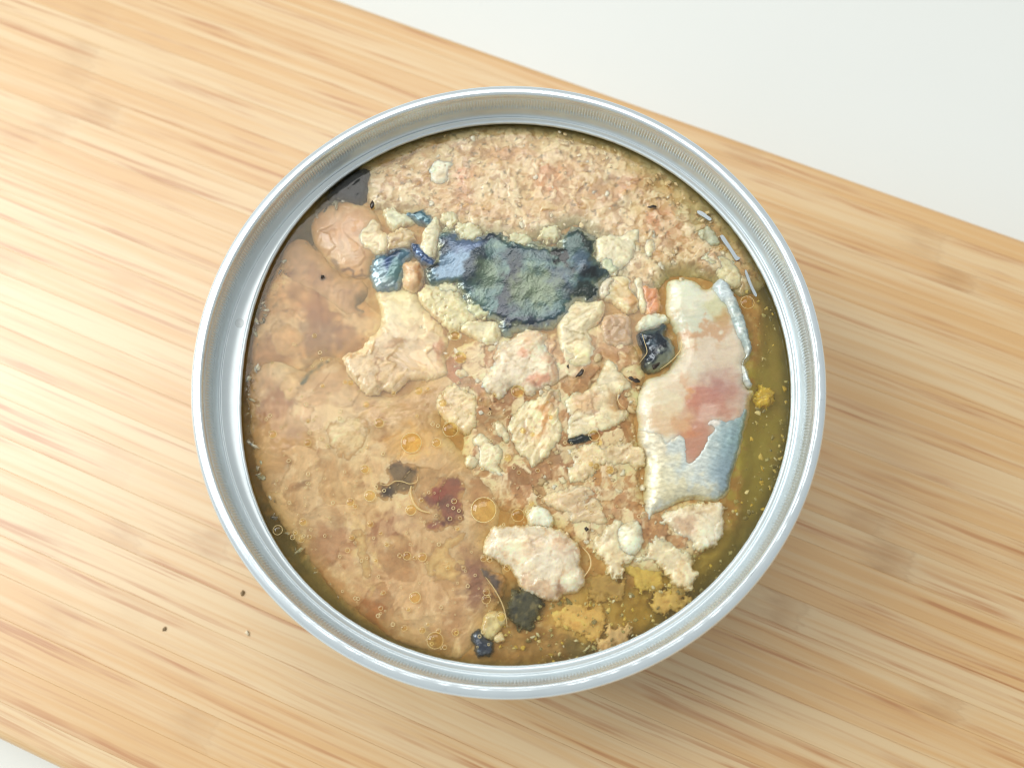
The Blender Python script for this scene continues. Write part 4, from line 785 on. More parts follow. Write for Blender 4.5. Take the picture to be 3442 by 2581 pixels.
flake(S('D', (1890, 900), (1960, 890), (1990, 960), (1960, 1010), (1890, 1010), (1870, 960)), (206, 172, 44), 'bright yellow fatty crumb in the olive gap beside the belly piece', -0.7, 102, 2.2, 0.8, 0.4, 0.4, 0.9, fade_=0.0)
flake(S('A', (590, 1060), (680, 1010), (750, 1080), (730, 1200), (670, 1290), (590, 1250)), (226, 178, 122), 'soft peach flake sunk by the can ledge below the black skin fragment', -0.15, 103, 1.8, 1.0, mat=M_SUNK, over=HF[12])
flake(S('A', (900, 1410), (1030, 1370), (1110, 1460), (1060, 1570), (950, 1560), (880, 1490)), (228, 184, 130), 'soft pale flake sunk left of the large smooth cream chunk', -0.15, 104, 1.8, 1.0, mat=M_SUNK, over=HF[12])
flake(S('C', (480, 250), (600, 200), (690, 270), (660, 390), (540, 420), (470, 340)), (222, 172, 114), 'tan flake sunk in brown broth near the clear oil drop', -0.15, 105, 1.8, 1.0, mat=M_SUNK, over=HF[12])
flake(S('C', (540, 600), (640, 560), (690, 640), (640, 730), (560, 740)), (232, 190, 136), 'pale flake sunk beside the faint greenish skin streak', -0.15, 106, 1.8, 1.0, mat=M_SUNK, over=HF[11])
flake(S('C', (620, 790), (700, 770), (780, 820), (760, 900), (660, 920), (605, 870)), (236, 192, 144), 'pinkish pale flake sunk below the faint greenish skin streak', -0.15, 107, 1.8, 1.0, mat=M_SUNK, over=HF[11])
flake(S('C', (880, 960), (1000, 900), (1140, 880), (1190, 980), (1150, 1100), (1040, 1190), (930, 1130)), (236, 204, 156), 'broad pale flake sunk at the middle of the tan fillet', -0.15, 108, 1.8, 1.2, mat=M_SUNK, over=HF[11])
flake(S('F', (1130, 580), (1250, 540), (1370, 600), (1420, 700), (1330, 740), (1200, 690)), (222, 190, 92), 'yellow fatty flake sunk below the ragged crumbly flake', -0.72, 115, 1.8, 1.2, 1.1, mat=M_SUNK, fade_=0.0, ef=0.55)
flake(S('F', (640, 880), (780, 840), (930, 880), (960, 980), (860, 1070), (700, 1030), (620, 950)), (234, 190, 108), 'broad golden flake sunk in amber broth below the big white chunk', -0.72, 116, 1.8, 1.4, 1.1, mat=M_SUNK, fade_=0.0, ef=0.55)
flake(S('F', (1340, 760), (1460, 720), (1560, 760), (1520, 860), (1420, 900), (1330, 850)), (218, 184, 104), 'pale yellow flake sunk by the rim below the ragged crumbly flake', -0.72, 117, 1.8, 1.2, 1.1, mat=M_SUNK, fade_=0.0, ef=0.55)
flake(S('F', (860, 640), (980, 620), (1080, 680), (1060, 780), (940, 800), (850, 740)), (196, 158, 84), 'olive-tan flake sunk right of the big white chunk', -0.72, 118, 1.8, 1.2, 1.1, mat=M_SUNK, fade_=0.0, ef=0.55)
for i_, (pts_, c_, l_) in enumerate((
        (S('I', (470, 230), (600, 210), (660, 280), (640, 360), (520, 390), (430, 330)), (216, 208, 166), 'greenish cream shred over the top edge of the dark skin beside its fold'),
        (S('I', (60, 330), (180, 300), (300, 340), (330, 400), (200, 450), (80, 430)), (210, 204, 164), 'greenish cream shred on the middle of the dark skin top edge'),
        (S('H', (1250, 190), (1400, 180), (1520, 240), (1500, 350), (1360, 380), (1260, 310)), (216, 208, 168), 'pale shred over the dark skin next to its blue end'),
        (S('H', (1050, 70), (1180, 40), (1250, 120), (1170, 200), (1060, 160)), (220, 208, 166), 'small pale shred between the wedge flake and the dark skin'),
        (S('H', (1000, 930), (1150, 905), (1250, 970), (1200, 1050), (1060, 1020)), (216, 206, 162), 'pale shred under the blue end of the dark skin'),
        (S('H', (1380, 1190), (1500, 1190), (1620, 1270), (1560, 1330), (1420, 1290)), (204, 200, 156), 'frayed pale shred along the lower edge of the dark skin'),
        (S('I', (1180, 640), (1290, 620), (1390, 700), (1350, 790), (1230, 770)), (206, 206, 168), 'pale shred over the dark fold of skin by the flat layered flake'))):
    flake(pts_, c_, l_, 1.2, 120 + i_, 1.4, 0.7, 0.4, ef=1.0)
# ---- darker bits
piece('blood_meat_piece', 'dark red blood-meat piece showing through the brown broth', 'fish',
      S('C', (1590, 1490), (1680, 1420), (1740, 1350), (1850, 1335), (1890, 1400), (1870, 1500), (1890, 1640)) + S('E', (1440, 160), (1420, 230), (1330, 270), (1200, 280), (1180, 240), (1280, 210), (1260, 130), (1180, 100), (1140, 30)),
      make_paint((140, 88, 74), [((164, 96, 74), 0.4, -0.1, 0.4, 0.8), ((104, 60, 56), 0.4, 0.05, 0.5, 0.7)], [(S('C', (1720, 1450))[0], 1.6, 1.0, 30, (160, 74, 60), 0.7)], 111), zt=-0.16, H=2.2, we=1.4, edge=0.6, ef=0.7, grow=0.5, Hx=0.5, over=HF[11], relief=rel_flesh(0.2, 0.5, 111), mat=M_SUNK, seed=111, fade=True)
piece('gut_scrap', 'murky brown-grey scrap sunk left of the dark red piece', 'fish scrap',
      S('C', (1340, 1280), (1400, 1230), (1550, 1270), (1540, 1380), (1480, 1450), (1400, 1460), (1330, 1490), (1270, 1460), (1280, 1390), (1350, 1370)),
      make_paint((134, 108, 76), [((100, 78, 62), 0.5, 0.0, 0.4, 0.8)], [(S('C', (1310, 1440))[0], 1.1, 1.1, 0, (66, 50, 52), 0.9)], 112), zt=-0.17, H=2.0, we=1.1, edge=0.6, ef=0.7, grow=0.5, Hx=0.5, over=HF[11], relief=rel_flesh(0.2, 0.6, 112), mat=M_SUNK, seed=112, fade=True)
piece('gut_scrap', 'dark green-brown crumbly scrap below the big white chunk', 'fish scrap',
      S('E', (1830, 780), (1900, 730), (1980, 760), (2030, 840), (1990, 920), (1950, 1000), (1890, 1020), (1830, 960), (1800, 880)),
      make_paint((74, 70, 40), [((126, 112, 66), 0.9, 0.1, 0.4, 0.8), ((40, 38, 26), 0.7, 0.1, 0.4, 0.8)], [], 113), zt=-0.10, H=2.0, we=0.9, edge=0.9, ef=0.9, Hx=0.6, relief=rel_flesh(0.35, 0.9, 113), mat=M_SUNK, seed=113)
piece('gut_scrap', 'purple-grey scrap left of the dark green-brown scrap', 'fish scrap',
      S('E', (1560, 560), (1640, 580), (1740, 640), (1740, 720), (1700, 780), (1640, 700), (1590, 640)),
      make_paint((104, 86, 74), [((74, 62, 54), 0.6, 0.0, 0.4, 0.8)], [], 114), zt=-0.08, H=2.0, we=0.9, edge=0.3, mat=M_SUNK, seed=114, fade=True)

# ------------------------------------------------------------------ broth
def make_broth():
    m, nt, b, out = new_mat('oily_broth'); nt.nodes.remove(b)
    tr = N(nt, 'ShaderNodeBsdfTransparent'); gl = N(nt, 'ShaderNodeBsdfGlossy'); gl.inputs['Roughness'].default_value = 0.05
    fr = N(nt, 'ShaderNodeFresnel'); fr.inputs['IOR'].default_value = 1.45
    geo = N(nt, 'ShaderNodeNewGeometry')
    n = noise_n(nt, 420, 2, 0.5, geo.outputs['Position'])
    bm = N(nt, 'ShaderNodeBump'); bm.inputs['Strength'].default_value = 0.25; bm.inputs['Distance'].default_value = 0.0001
    nt.links.new(n.outputs[0], bm.inputs['Height'])
    for q in (gl, fr): nt.links.new(bm.outputs[0], q.inputs['Normal'])
    mx = N(nt, 'ShaderNodeMixShader'); nt.links.new(mathn(nt, 'MULTIPLY', fr.outputs[0], mathn(nt, 'SUBTRACT', 1.0, geo.outputs['Backfacing'])), mx.inputs[0]); nt.links.new(tr.outputs[0], mx.inputs[1]); nt.links.new(gl.outputs[0], mx.inputs[2])
    nt.links.new(mx.outputs[0], out.inputs['Surface'])
    va = N(nt, 'ShaderNodeVolumeAbsorption'); va.inputs['Color'].default_value = (0.89, 0.77, 0.08, 1); va.inputs['Density'].default_value = 280
    vs = N(nt, 'ShaderNodeVolumeScatter'); vs.inputs['Color'].default_value = (0.98, 0.83, 0.50, 1); vs.inputs['Density'].default_value = 190; vs.inputs['Anisotropy'].default_value = 0.3
    ad = N(nt, 'ShaderNodeAddShader'); nt.links.new(va.outputs[0], ad.inputs[0]); nt.links.new(vs.outputs[0], ad.inputs[1])
    nt.links.new(ad.outputs[0], out.inputs['Volume'])
    R = 40.8; nseg = 240
    t = np.linspace(0, 2 * math.pi, nseg + 1)[:-1]
    rad = list(np.linspace(2.0, 39.2, 48)) + [39.6, 39.95, 40.2, 40.4, 40.55, 40.68, 40.8]
    V = [np.array([[0, 0, LIQ_Z]])]
    for r in rad:
        x, y = r * np.cos(t), r * np.sin(t)
        z = LIQ_Z + 0.02 * fbm(x, y, 0.12, 3, 71) + 0.16 * np.exp(-(R - r) / 0.42)
        V.append(np.stack([x, y, z], 1))
    V.append(np.stack([R * np.cos(t), R * np.sin(t), 0 * t + LIQ_Z - 7.9], 1)); V.append(np.array([[0, 0, LIQ_Z - 7.9]]))
    V = np.concatenate(V); j = np.arange(nseg); jn = (j + 1) % nseg
    F = [tuple((0, 1 + a, 1 + b_)) for a, b_ in zip(j, jn)]
    k = len(rad) + 1
    for i in range(k - 1):
        o = 1 + i * nseg; p = o + nseg
        F += [(o + a, p + a, p + b_, o + b_) for a, b_ in zip(j.tolist(), jn.tolist())]
    last = 1 + (k - 1) * nseg; c = len(V) - 1
    F += [(last + a, c, last + b_) for a, b_ in zip(j.tolist(), jn.tolist())]
    F = [tuple(int(q) for q in f) for f in F]
    o = mesh_obj('broth', V, F, m, None, (0, 0, LIQ_Z - 7.9))
    tag(o, 'clear amber oily broth filling the can around the fish', 'broth')
make_broth()

# ------------------------------------------------------------------ oil droplets on the broth
def oil_mat(name, tint, fac, rough=0.05):
    m, nt, b, out = new_mat(name); nt.nodes.remove(b)
    tr = N(nt, 'ShaderNodeBsdfTransparent'); tr.inputs[0].default_value = (*tint, 1)
    gl = N(nt, 'ShaderNodeBsdfPrincipled'); gl.inputs['Base Color'].default_value = (0.92, 0.76, 0.42, 1); gl.inputs['Roughness'].default_value = rough; gl.inputs['Coat Weight'].default_value = 0.5
    mx = N(nt, 'ShaderNodeMixShader'); mx.inputs[0].default_value = fac
    nt.links.new(tr.outputs[0], mx.inputs[1]); nt.links.new(gl.outputs[0], mx.inputs[2]); nt.links.new(mx.outputs[0], out.inputs['Surface'])
    return m
def film_mat():
    m, nt, b, out = new_mat('oil_film'); nt.nodes.remove(b)
    tr = N(nt, 'ShaderNodeBsdfTransparent'); tr.inputs[0].default_value = (1.0, 0.93, 0.70, 1)
    gl = N(nt, 'ShaderNodeBsdfGlossy'); gl.inputs['Roughness'].default_value = 0.03
    fr = N(nt, 'ShaderNodeFresnel'); fr.inputs['IOR'].default_value = 1.47; geo = N(nt, 'ShaderNodeNewGeometry')
    mx = N(nt, 'ShaderNodeMixShader'); nt.links.new(mathn(nt, 'MULTIPLY', fr.outputs[0], mathn(nt, 'SUBTRACT', 1.0, geo.outputs['Backfacing'])), mx.inputs[0])
    nt.links.new(tr.outputs[0], mx.inputs[1]); nt.links.new(gl.outputs[0], mx.inputs[2]); nt.links.new(mx.outputs[0], out.inputs['Surface'])
    return m
M_FILM = film_mat()
M_RING = oil_mat('oil_rim', (1.0, 0.95, 0.80), 0.7, 0.15)
def ring_vf(r, a, n=28, k=6, h=1.0):
    t = np.linspace(0, 2 * math.pi, n + 1)[:-1]; u = np.linspace(0, 2 * math.pi, k + 1)[:-1]
    T, U = np.meshgrid(t, u, indexing='ij')
    V = np.stack([(r + a * np.cos(U)) * np.cos(T), (r + a * np.cos(U)) * np.sin(T), a * h * np.sin(U)], -1).reshape(-1, 3)
    i, j = np.meshgrid(np.arange(n), np.arange(k), indexing='ij')
    F = np.stack([i * k + j, ((i + 1) % n) * k + j, ((i + 1) % n) * k + (j + 1) % k, i * k + (j + 1) % k], -1).reshape(-1, 4)
    return V, F
def dome_vf(r, h, n=28, k=5):
    V = [(0, 0, h)]; F = []
    for i in range(1, k + 1):
        a = i / k * math.pi / 2
        for j in range(n):
            q = 2 * math.pi * j / n; V.append((r * math.sin(a) * math.cos(q), r * math.sin(a) * math.sin(q), h * math.cos(a)))
    for j in range(n): F.append((0, 1 + j, 1 + (j + 1) % n))
    for i in range(k - 1):
        for j in range(n):
            a = 1 + i * n; F.append((a + j, a + n + j, a + n + (j + 1) % n, a + (j + 1) % n))
    return np.array(V, float), F
DROPS = {'E': [(760, 35, 40), (615, 82, 28), (650, 115, 16), (1140, 65, 15), (1065, 140, 38), (1385, 75, 18), (1605, 140, 90), (262, 230, 25), (762, 245, 22), (625, 345, 20), (593, 440, 16), (885, 397, 16), (840, 312, 12), (1035, 482, 28), (1150, 490, 30), (980, 478, 14), (1095, 495, 14), (805, 515, 14), (1095, 790, 38), (1355, 205, 14), (1410, 280, 15), (1430, 200, 12), (1340, 570, 14), (1455, 572, 13), (1625, 750, 22), (1625, 805, 30), (1735, 935, 30), (1015, 1018, 20), (1150, 1035, 22), (1395, 1050, 24), (1245, 1110, 56), (1315, 1160, 14), (840, 870, 14), (1045, 880, 14), (1270, 1040, 16), (1780, 570, 22), (1605, 500, 22), (1650, 510, 16), (185, 345, 16), (250, 360, 20), (205, 310, 16), (75, 290, 34), (1860, 180, 45), (1960, 95, 20), (1190, 990, 12), (860, 755, 14), (310, 340, 14)],
         'C': [(1270, 933, 34), (1175, 797, 22), (1875, 447, 45), (1565, 695, 28), (1510, 1080, 75), (1697, 1078, 32), (1800, 980, 55), (1745, 785, 28), (1835, 285, 36), (850, 655, 15), (1018, 628, 16), (1060, 635, 20), (742, 918, 15), (1165, 1275, 30), (740, 1080, 26), (480, 1018, 28), (790, 285, 16), (1378, 712, 16), (1550, 880, 14), (1630, 680, 14)],
         'J': [(760, 680, 68), (650, 1385, 40), (1625, 1222, 32), (1595, 1480, 36), (1735, 1515, 42), (815, 1098, 32), (915, 1140, 26), (1110, 958, 24), (1075, 795, 18), (520, 715, 28), (1535, 1455, 26), (1570, 1150, 55), (970, 1520, 20), (770, 1540, 18), (500, 650, 26)], 'K': [(1520, 615, 85)], 'B': [(1605, 1290, 22)]}
ANCH = [('C', 480, 900, 'over the broad tan fillet near the can ledge'), ('C', 1050, 700, 'below the large smooth cream chunk'), ('C', 1800, 330, 'beside the large smooth cream chunk'), ('C', 1200, 950, 'in the middle of the broad tan fillet'),
        ('C', 1400, 1400, 'by the murky brown-grey scrap'), ('E', 1300, 150, 'around the dark red piece'), ('E', 1300, 500, 'by the frayed leaf-like flake'), ('E', 700, 450, 'by the pale narrow sunken flake'), ('E', 1100, 1080, 'in the amber broth at the near rim'),
        ('E', 1000, 780, 'over the plain brown part of the fillet'), ('E', 1650, 520, 'at the edge of the big white chunk'), ('E', 1680, 850, 'along the long thin sinew strand'), ('J', 900, 1000, 'on the grooved cream flake'), ('J', 550, 1400, 'by the long slanting cream flake'),
        ('J', 1600, 1450, 'on the crumbly flake beside the lower belly skin'), ('J', 500, 680, 'at the foot of the pink-veined chunk'), ('E', 200, 300, 'over the fillet edge in the dark gap'), ('B', 1600, 1290, 'by the long modelled glint of the broth edge'), ('J', 1600, 1180, 'under the edge of the square-cut flake')]
def make_droplets():
    G = 'ringed oil droplets floating on the broth'
    dv, df = dome_vf(1.0, 0.30); dome = None; rings = {}
    for k, lst in DROPS.items():
        for x, y, r in lst:
            rr = r / CROP[k][2] / 24.3
            p = P1(k, x, y)
            if dome is None:
                o = mesh_obj('oil_droplet', dv, df, M_FILM); dome = o.data
            else:
                o = bpy.data.objects.new('oil_droplet', dome); COL.objects.link(o)
            o.location = (p[0] * MM, p[1] * MM, (LIQ_Z + 0.05) * MM); o.scale = (rr, rr, rr)
            q = 'S' if rr < 0.35 else ('M' if rr < 0.8 else 'L')
            if q not in rings:
                V, F = ring_vf(1.0, {'S': 0.13, 'M': 0.075, 'L': 0.042}[q])
                ro = mesh_obj('rim', V, F, M_RING); rings[q] = ro.data
            else:
                ro = bpy.data.objects.new('rim', rings[q]); COL.objects.link(ro)
            ro.parent = o
            big = rr > 1.2
            anch = min(ANCH, key=lambda a: np.hypot(*(unproj(S(a[0], (a[1], a[2])), LIQ_Z)[0] - p)))
            wd = 'tiny' if rr < 0.28 else ('small' if rr < 0.5 else ('medium' if rr < 0.9 else 'large'))
            tag(o, wd + ' round oil droplet with pale ring ' + anch[3], 'oil droplet', G)
            if (k, x, y) == ('E', 1605, 140): o['label'] = 'large clear yellow oil droplet floating right of the dark red piece'
            if (k, x) == ('K', 1520): o['label'] = 'large olive oil droplet floating in the gap beside the rolled silver skin'
            if (k, x) == ('C', 1510): o['label'] = 'large faint yellow oil droplet floating above the murky brown-grey scrap'
            if (k, x) == ('J', 760): o['label'] = 'amber oil droplet caught under the knobbly white chunk'
    rng = np.random.RandomState(4)
    Vs, Fs, off = [], [], 0
    reg = smooth_poly(unproj(g2((560, 800), (700, 720), (900, 800), (1080, 860), (1250, 950), (1380, 1000), (1380, 1130), (1250, 1150), (1080, 1180), (1090, 1300), (1040, 1420), (900, 1380), (720, 1270), (600, 1100)), LIQ_Z))
    n = 0
    while n < 330:
        x, y = rng.uniform(-40, 30), rng.uniform(-40, 20)
        if poly_sd(np.array([x]), np.array([y]), reg)[0] < 0: continue
        r = 0.09 + 0.16 * rng.rand() ** 2.2
        V, F = ring_vf(r, 0.26 * r, 10, 4); Vs.append(V + [x, y, LIQ_Z + 0.04]); Fs.append(F + off); off += len(V); n += 1
    o = mesh_obj('fine_oil_droplets', np.concatenate(Vs), np.concatenate(Fs), M_RING, None, (0, 0, LIQ_Z))
    tag(o, 'fine oil beads scattered over the brown broth', 'oil droplets', kind='stuff')
make_droplets()

# ------------------------------------------------------------------ crumbs, specks, strands
def ico():
    import bmesh
    bm = bmesh.new(); bmesh.ops.create_icosphere(bm, subdivisions=2, radius=1.0)
    V = np.array([v.co[:] for v in bm.verts]); F = np.array([[v.index for v in f.verts] for f in bm.faces]); bm.free(); return V, F
IV, IF = ico()
def blob(rng, size, flat=0.5, rough=0.35, elong=1.6):
    n = np.zeros(len(IV))
    for _ in range(7):
        d = rng.randn(3); n += np.sin(IV @ d * rng.uniform(1, 5) + rng.uniform(0, 6)) * 0.8
    V = IV * (1 + rough * n / 3)[:, None] * size * np.array([elong * rng.uniform(0.7, 1.3), 1, flat])
    a = rng.uniform(0, 2 * math.pi); c, s_ = math.cos(a), math.sin(a)
    tx = rng.uniform(-0.4, 0.4)
    V = V @ np.array([[1, 0, 0], [0, math.cos(tx), -math.sin(tx)], [0, math.sin(tx), math.cos(tx)]])
    return V @ np.array([[c, -s_, 0], [s_, c, 0], [0, 0, 1]]).T
def scatter(name, label, cat, poly, n, size, zr, cols, mat, seed, flat=0.5, elong=1.6, edgebias=None):
    rng = np.random.RandomState(seed); Vs, Fs, Cs, off, k = [], [], [], 0, 0
    lo, hi = poly.min(0), poly.max(0)
    pts = rng.uniform(lo, hi, (n * 6, 2)); sd = poly_sd(pts[:, 0], pts[:, 1], poly)
    dens = fbm(pts[:, 0], pts[:, 1], 0.2, 3, seed + 3)
    ok = (sd > 0) & (np.hypot(pts[:, 0], pts[:, 1]) < 40.2) & (dens > -0.25)
    for x, y in pts[ok][:n]:
        sz = size[0] + (size[1] - size[0]) * rng.rand() ** 2.5
        V = blob(rng, sz, flat, 0.7, elong) + [x, y, LIQ_Z + rng.uniform(*zr)]
        c = lin(cols[rng.randint(len(cols))]) * rng.uniform(0.85, 1.12)
        Vs.append(V); Fs.append(IF + off); Cs.append(np.tile(c, (len(V), 1))); off += len(V)
    o = mesh_obj(name, np.concatenate(Vs), np.concatenate(Fs), mat, None, (*poly.mean(0), LIQ_Z), np.clip(np.concatenate(Cs), 0, 0.95))
    tag(o, label, cat, kind='stuff'); return o
PA = ((236, 212, 168), (228, 198, 150), (242, 226, 192), (214, 176, 124), (222, 190, 140))
scatter('fish_crumbs', 'fine pale shreds of fish strewn over the shredded band', 'fish crumbs',
        smooth_poly(unproj(g2((830, 360), (960, 290), (1110, 280), (1260, 292), (1390, 350), (1500, 425), (1600, 545), (1610, 640), (1500, 600), (1400, 640), (1340, 600), (1340, 520), (1250, 490), (1100, 510), (960, 490), (850, 460), (790, 420)), LIQ_Z)),
        260, (0.10, 0.40), (-0.38, -0.14), PA, M_SUNK, 5, 0.35, 1.3)
scatter('fish_crumbs', 'cream crumbs between the larger flakes at the can middle', 'fish crumbs',
        smooth_poly(unproj(g2((960, 640), (1080, 720), (1240, 720), (1370, 800), (1390, 1000), (1400, 1100), (1480, 1130), (1500, 1220), (1360, 1210), (1260, 1170), (1160, 1120), (1080, 1040), (1000, 900), (960, 780), (880, 680)), LIQ_Z)),
        260, (0.10, 0.45), (-0.38, -0.12), PA, M_SUNK, 6, 0.35, 1.3)
scatter('floating_bits', 'tiny pale and golden bits drifting in the olive broth by the rim', 'fish crumbs',
        smooth_poly(unproj(g2((1600, 560), (1660, 640), (1700, 780), (1700, 920), (1680, 1060), (1600, 1210), (1500, 1330), (1380, 1400), (1230, 1440), (1100, 1440), (1060, 1380), (1120, 1260), (1260, 1290), (1420, 1240), (1560, 1120), (1610, 980), (1640, 800), (1620, 660)), LIQ_Z)),
        620, (0.05, 0.26), (-1.0, -0.12), ((196, 170, 92), (214, 190, 124), (150, 140, 86), (196, 160, 60), (120, 112, 70), (206, 196, 150)), M_SUNK, 7, 0.4, 1.4)
scatter('floating_bits', 'grey-green bits gathered in the dark gap along the ledge', 'fish crumbs',
        smooth_poly(unproj(g2((780, 360), (810, 385), (700, 480), (640, 560), (590, 640), (560, 760), (550, 900), (570, 1020), (650, 1180), (740, 1290), (690, 1260), (600, 1130), (545, 1000), (528, 860), (540, 720), (590, 590), (680, 460)), LIQ_Z)),
        190, (0.06, 0.3), (-0.8, 0.0), ((120, 118, 92), (168, 160, 128), (90, 84, 60), (200, 190, 160)), M_FLESH, 8, 0.5, 2.2)
M_SPECK, _nt, _b, _o = new_mat('dark_speck'); _b.inputs['Base Color'].default_value = (0.045, 0.03, 0.02, 1); _b.inputs['Roughness'].default_value = 0.3
def speck(k, x, y, r, label, elong=1.5, z=0.1, seed=0):
    rng = np.random.RandomState(seed + 50); p = P1(k, x, y)
    o = mesh_obj('dark_speck', blob(rng, r * 0.5, 0.22, 1.3, elong) + [p[0], p[1], LIQ_Z + z], IF, M_SPECK, None, (p[0], p[1], LIQ_Z + z))
    tag(o, label, 'speck')
speck('F', 818, 285, 0.48, 'round black speck above the big smooth white chunk', 1.1, 0.35, 1)
speck('B', 1085, 990, 0.45, 'ragged black speck on the shredded band', 2.2, 0.35, 2)
speck('A', 1215, 752, 0.4, 'dark brown speck between peach fillet lump and shredded band', 1.7, 0.3, 3)
speck('A', 848, 1285, 0.4, 'dark brown double speck in the sunken greyish flesh lump', 1.4, 0.15, 4)
speck('J', 1290, 420, 0.4, 'black sliver under the folded yellowish flake', 2.4, 0.4, 5)
speck('J', 1420, 500, 0.38, 'long black sliver right of the pink-veined chunk', 3.0, 0.45, 6)
speck('J', 470, 870, 0.26, 'tiny black speck on the broad pale tan flake', 1.8, 0.2, 7)
speck('K', 365, 1420, 0.5, 'black crumb at the foot of the curled skin bit', 2.0, 0.5, 8)
speck('J', 1990, 570, 0.45, 'dark brown shred along the left edge of the belly piece', 2.6, 0.6, 9)
M_STRAND = oil_mat('pale_sinew', (1, 0.9, 0.7), 0.45, 0.3)
def strand(k, pts, r, label, z=0.12):
    P = unproj(S(k, *pts), LIQ_Z); P = np.concatenate([P, np.full((len(P), 1), LIQ_Z + z)], 1)
    Q = []
    for i in range(len(P) - 1):
        a, b, c, d = P[max(i - 1, 0)], P[i], P[i + 1], P[min(i + 2, len(P) - 1)]
        for t in np.arange(6) / 6: Q.append(0.5 * (2 * b + (c - a) * t + (2 * a - 5 * b + 4 * c - d) * t * t + (3 * b - a - 3 * c + d) * t ** 3))
    Q.append(P[-1]); Q = np.array(Q); n = len(Q)
    T = np.gradient(Q, axis=0); T /= np.linalg.norm(T, axis=1)[:, None] + 1e-9
    Nn = np.stack([-T[:, 1], T[:, 0], 0 * T[:, 0]], 1); B = np.cross(T, Nn)
    w = 0.75 * r * (0.35 + 0.65 * np.sin(np.linspace(0.15, math.pi - 0.15, n)))
    u = np.arange(6) * math.pi / 3
    V = (Q[:, None] + w[:, None, None] * (np.cos(u)[None, :, None] * Nn[:, None] + np.sin(u)[None, :, None] * B[:, None])).reshape(-1, 3)
    i, j = np.meshgrid(np.arange(n - 1), np.arange(6), indexing='ij')
    F = np.stack([i * 6 + j, (i + 1) * 6 + j, (i + 1) * 6 + (j + 1) % 6, i * 6 + (j + 1) % 6], -1).reshape(-1, 4)
    o = mesh_obj('sinew_strand', V, F, M_STRAND, None, Q.mean(0)); tag(o, label, 'strand')
strand('C', [(1280, 1390), (1340, 1395), (1390, 1365), (1450, 1370), (1500, 1385), (1550, 1370), (1560, 1330)], 0.11, 'wavy pale sinew strand over the murky brown-grey scrap')
strand('C', [(1510, 1400), (1505, 1450), (1530, 1530), (1580, 1580), (1650, 1600)], 0.28, 'pale sinew strand running along the dark red piece')
strand('E', [(1620, 640), (1680, 720), (1740, 830), (1770, 930), (1780, 1010)], 0.12, 'long thin sinew strand curving past the pale oblong chip')
strand('K', [(210, 1020), (240, 1120), (270, 1240), (220, 1320), (165, 1390)], 0.09, 'thin clear bone strand left of the black curled skin bit', 0.5)
strand('K', [(430, 1460), (540, 1380), (640, 1280), (690, 1180), (680, 1060)], 0.10, 'golden membrane strand around the black curled skin bit', 0.75)
strand('J', [(1840, 660), (1815, 760), (1840, 830), (1890, 870)], 0.10, 'bright curved oil edge on the square-cut flake', 0.6)
strand('F', [(790, 420), (840, 480), (850, 560), (800, 640)], 0.16, 'pink sinew strand along the big white chunk', 0.5)

# solid strips standing in for meniscus highlights along the wall, and the drop on the ledge
M_GLINT, _nt, _b, _o = new_mat('glint_strip'); _b.inputs['Base Color'].default_value = (0.50, 0.56, 0.60, 1); _b.inputs['Metallic'].default_value = 0.6; _b.inputs['Roughness'].default_value = 0.25
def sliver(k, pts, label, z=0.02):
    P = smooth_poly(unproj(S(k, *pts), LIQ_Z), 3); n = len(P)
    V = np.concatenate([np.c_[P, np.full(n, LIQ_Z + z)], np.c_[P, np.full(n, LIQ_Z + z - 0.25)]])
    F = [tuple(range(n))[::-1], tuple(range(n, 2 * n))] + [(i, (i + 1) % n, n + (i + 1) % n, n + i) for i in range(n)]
    o = mesh_obj('meniscus_glint', V, F, M_GLINT, None, (*P.mean(0), LIQ_Z + z - 0.25), smooth=False); tag(o, label, 'glint strip')  # no foil: strip standing in for a meniscus highlight
sliver('B', [(1595, 1200), (1620, 1200), (1660, 1260), (1700, 1320), (1725, 1355), (1745, 1365), (1715, 1385), (1690, 1350), (1650, 1290), (1610, 1235)], 'long modelled glint of the broth edge by the ledge below the ragged black speck')
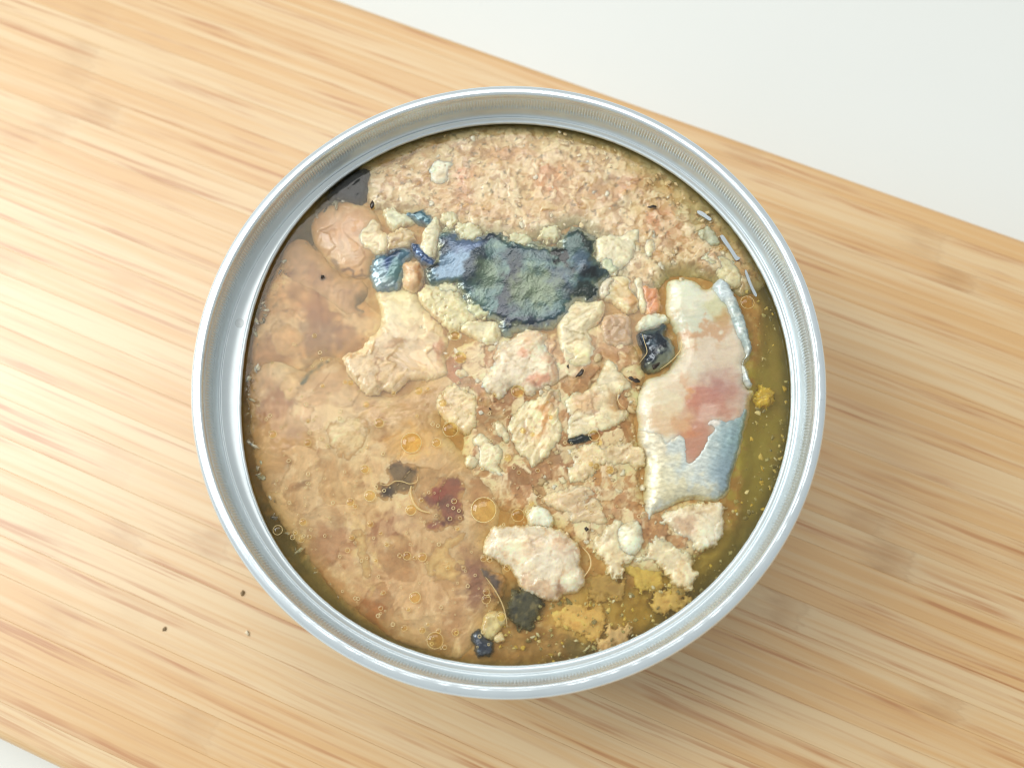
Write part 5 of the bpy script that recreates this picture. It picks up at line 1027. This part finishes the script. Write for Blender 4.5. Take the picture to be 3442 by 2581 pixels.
sliver('B', [(1425, 1015), (1460, 1020), (1500, 1050), (1530, 1075), (1515, 1088), (1470, 1060), (1430, 1035)], 'short modelled glint of the broth edge by the ledge near the grey-green flake')
sliver('B', [(1778, 1468), (1792, 1462), (1830, 1560), (1868, 1640), (1850, 1645), (1810, 1560)], 'straight modelled glint of the broth edge by the ledge beside the smooth cream flake')
def ledge_drop():
    m, nt, b, out = new_mat('clear_oil'); b.inputs['Base Color'].default_value = (0.9, 0.92, 0.9, 1); b.inputs['Roughness'].default_value = 0.04; b.inputs['Alpha'].default_value = 0.22
    p = unproj([(801, 1086)], RIM_Z - 4.9)[0]
    V, F = dome_vf(0.85, 0.35)
    o = mesh_obj('oil_drop', V + [p[0], p[1], RIM_Z - 5.0], F, m, None, (p[0], p[1], RIM_Z - 5.0))
    tag(o, 'clear oil drop sitting on the wide part of the can ledge', 'oil drop')
ledge_drop()

# ------------------------------------------------------------------ bits on the board
M_CRUMB, _nt, _b, _o = new_mat('brown_crumb'); _b.inputs['Base Color'].default_value = (0.30, 0.20, 0.10, 1); _b.inputs['Roughness'].default_value = 0.6
M_CHIP, _nt, _b, _o = new_mat('pale_splinter'); _b.inputs['Base Color'].default_value = (0.80, 0.68, 0.48, 1); _b.inputs['Roughness'].default_value = 0.6
def board_bit(name, label, Sxy, r, mat, elong, seed):
    rng = np.random.RandomState(seed); p = unproj([Sxy], BOARD_Z)[0]
    V = blob(rng, r, 0.5, 0.6, elong); V[:, 2] -= V[:, 2].min() + 0.03
    o = mesh_obj(name, V + [p[0], p[1], BOARD_Z], IF, mat, None, (p[0], p[1], BOARD_Z)); tag(o, label, 'crumb')
board_bit('crumb', 'small dark brown crumb on the board near the can', (816, 1993), 0.30, M_CRUMB, 1.2, 71)
board_bit('crumb', 'tiny tan-brown crumb on the board near its long edge', (553, 2113), 0.24, M_CRUMB, 1.7, 72)
board_bit('splinter', 'tiny pale splinter lying on the bamboo board', (832, 2126), 0.28, M_CHIP, 2.0, 73)
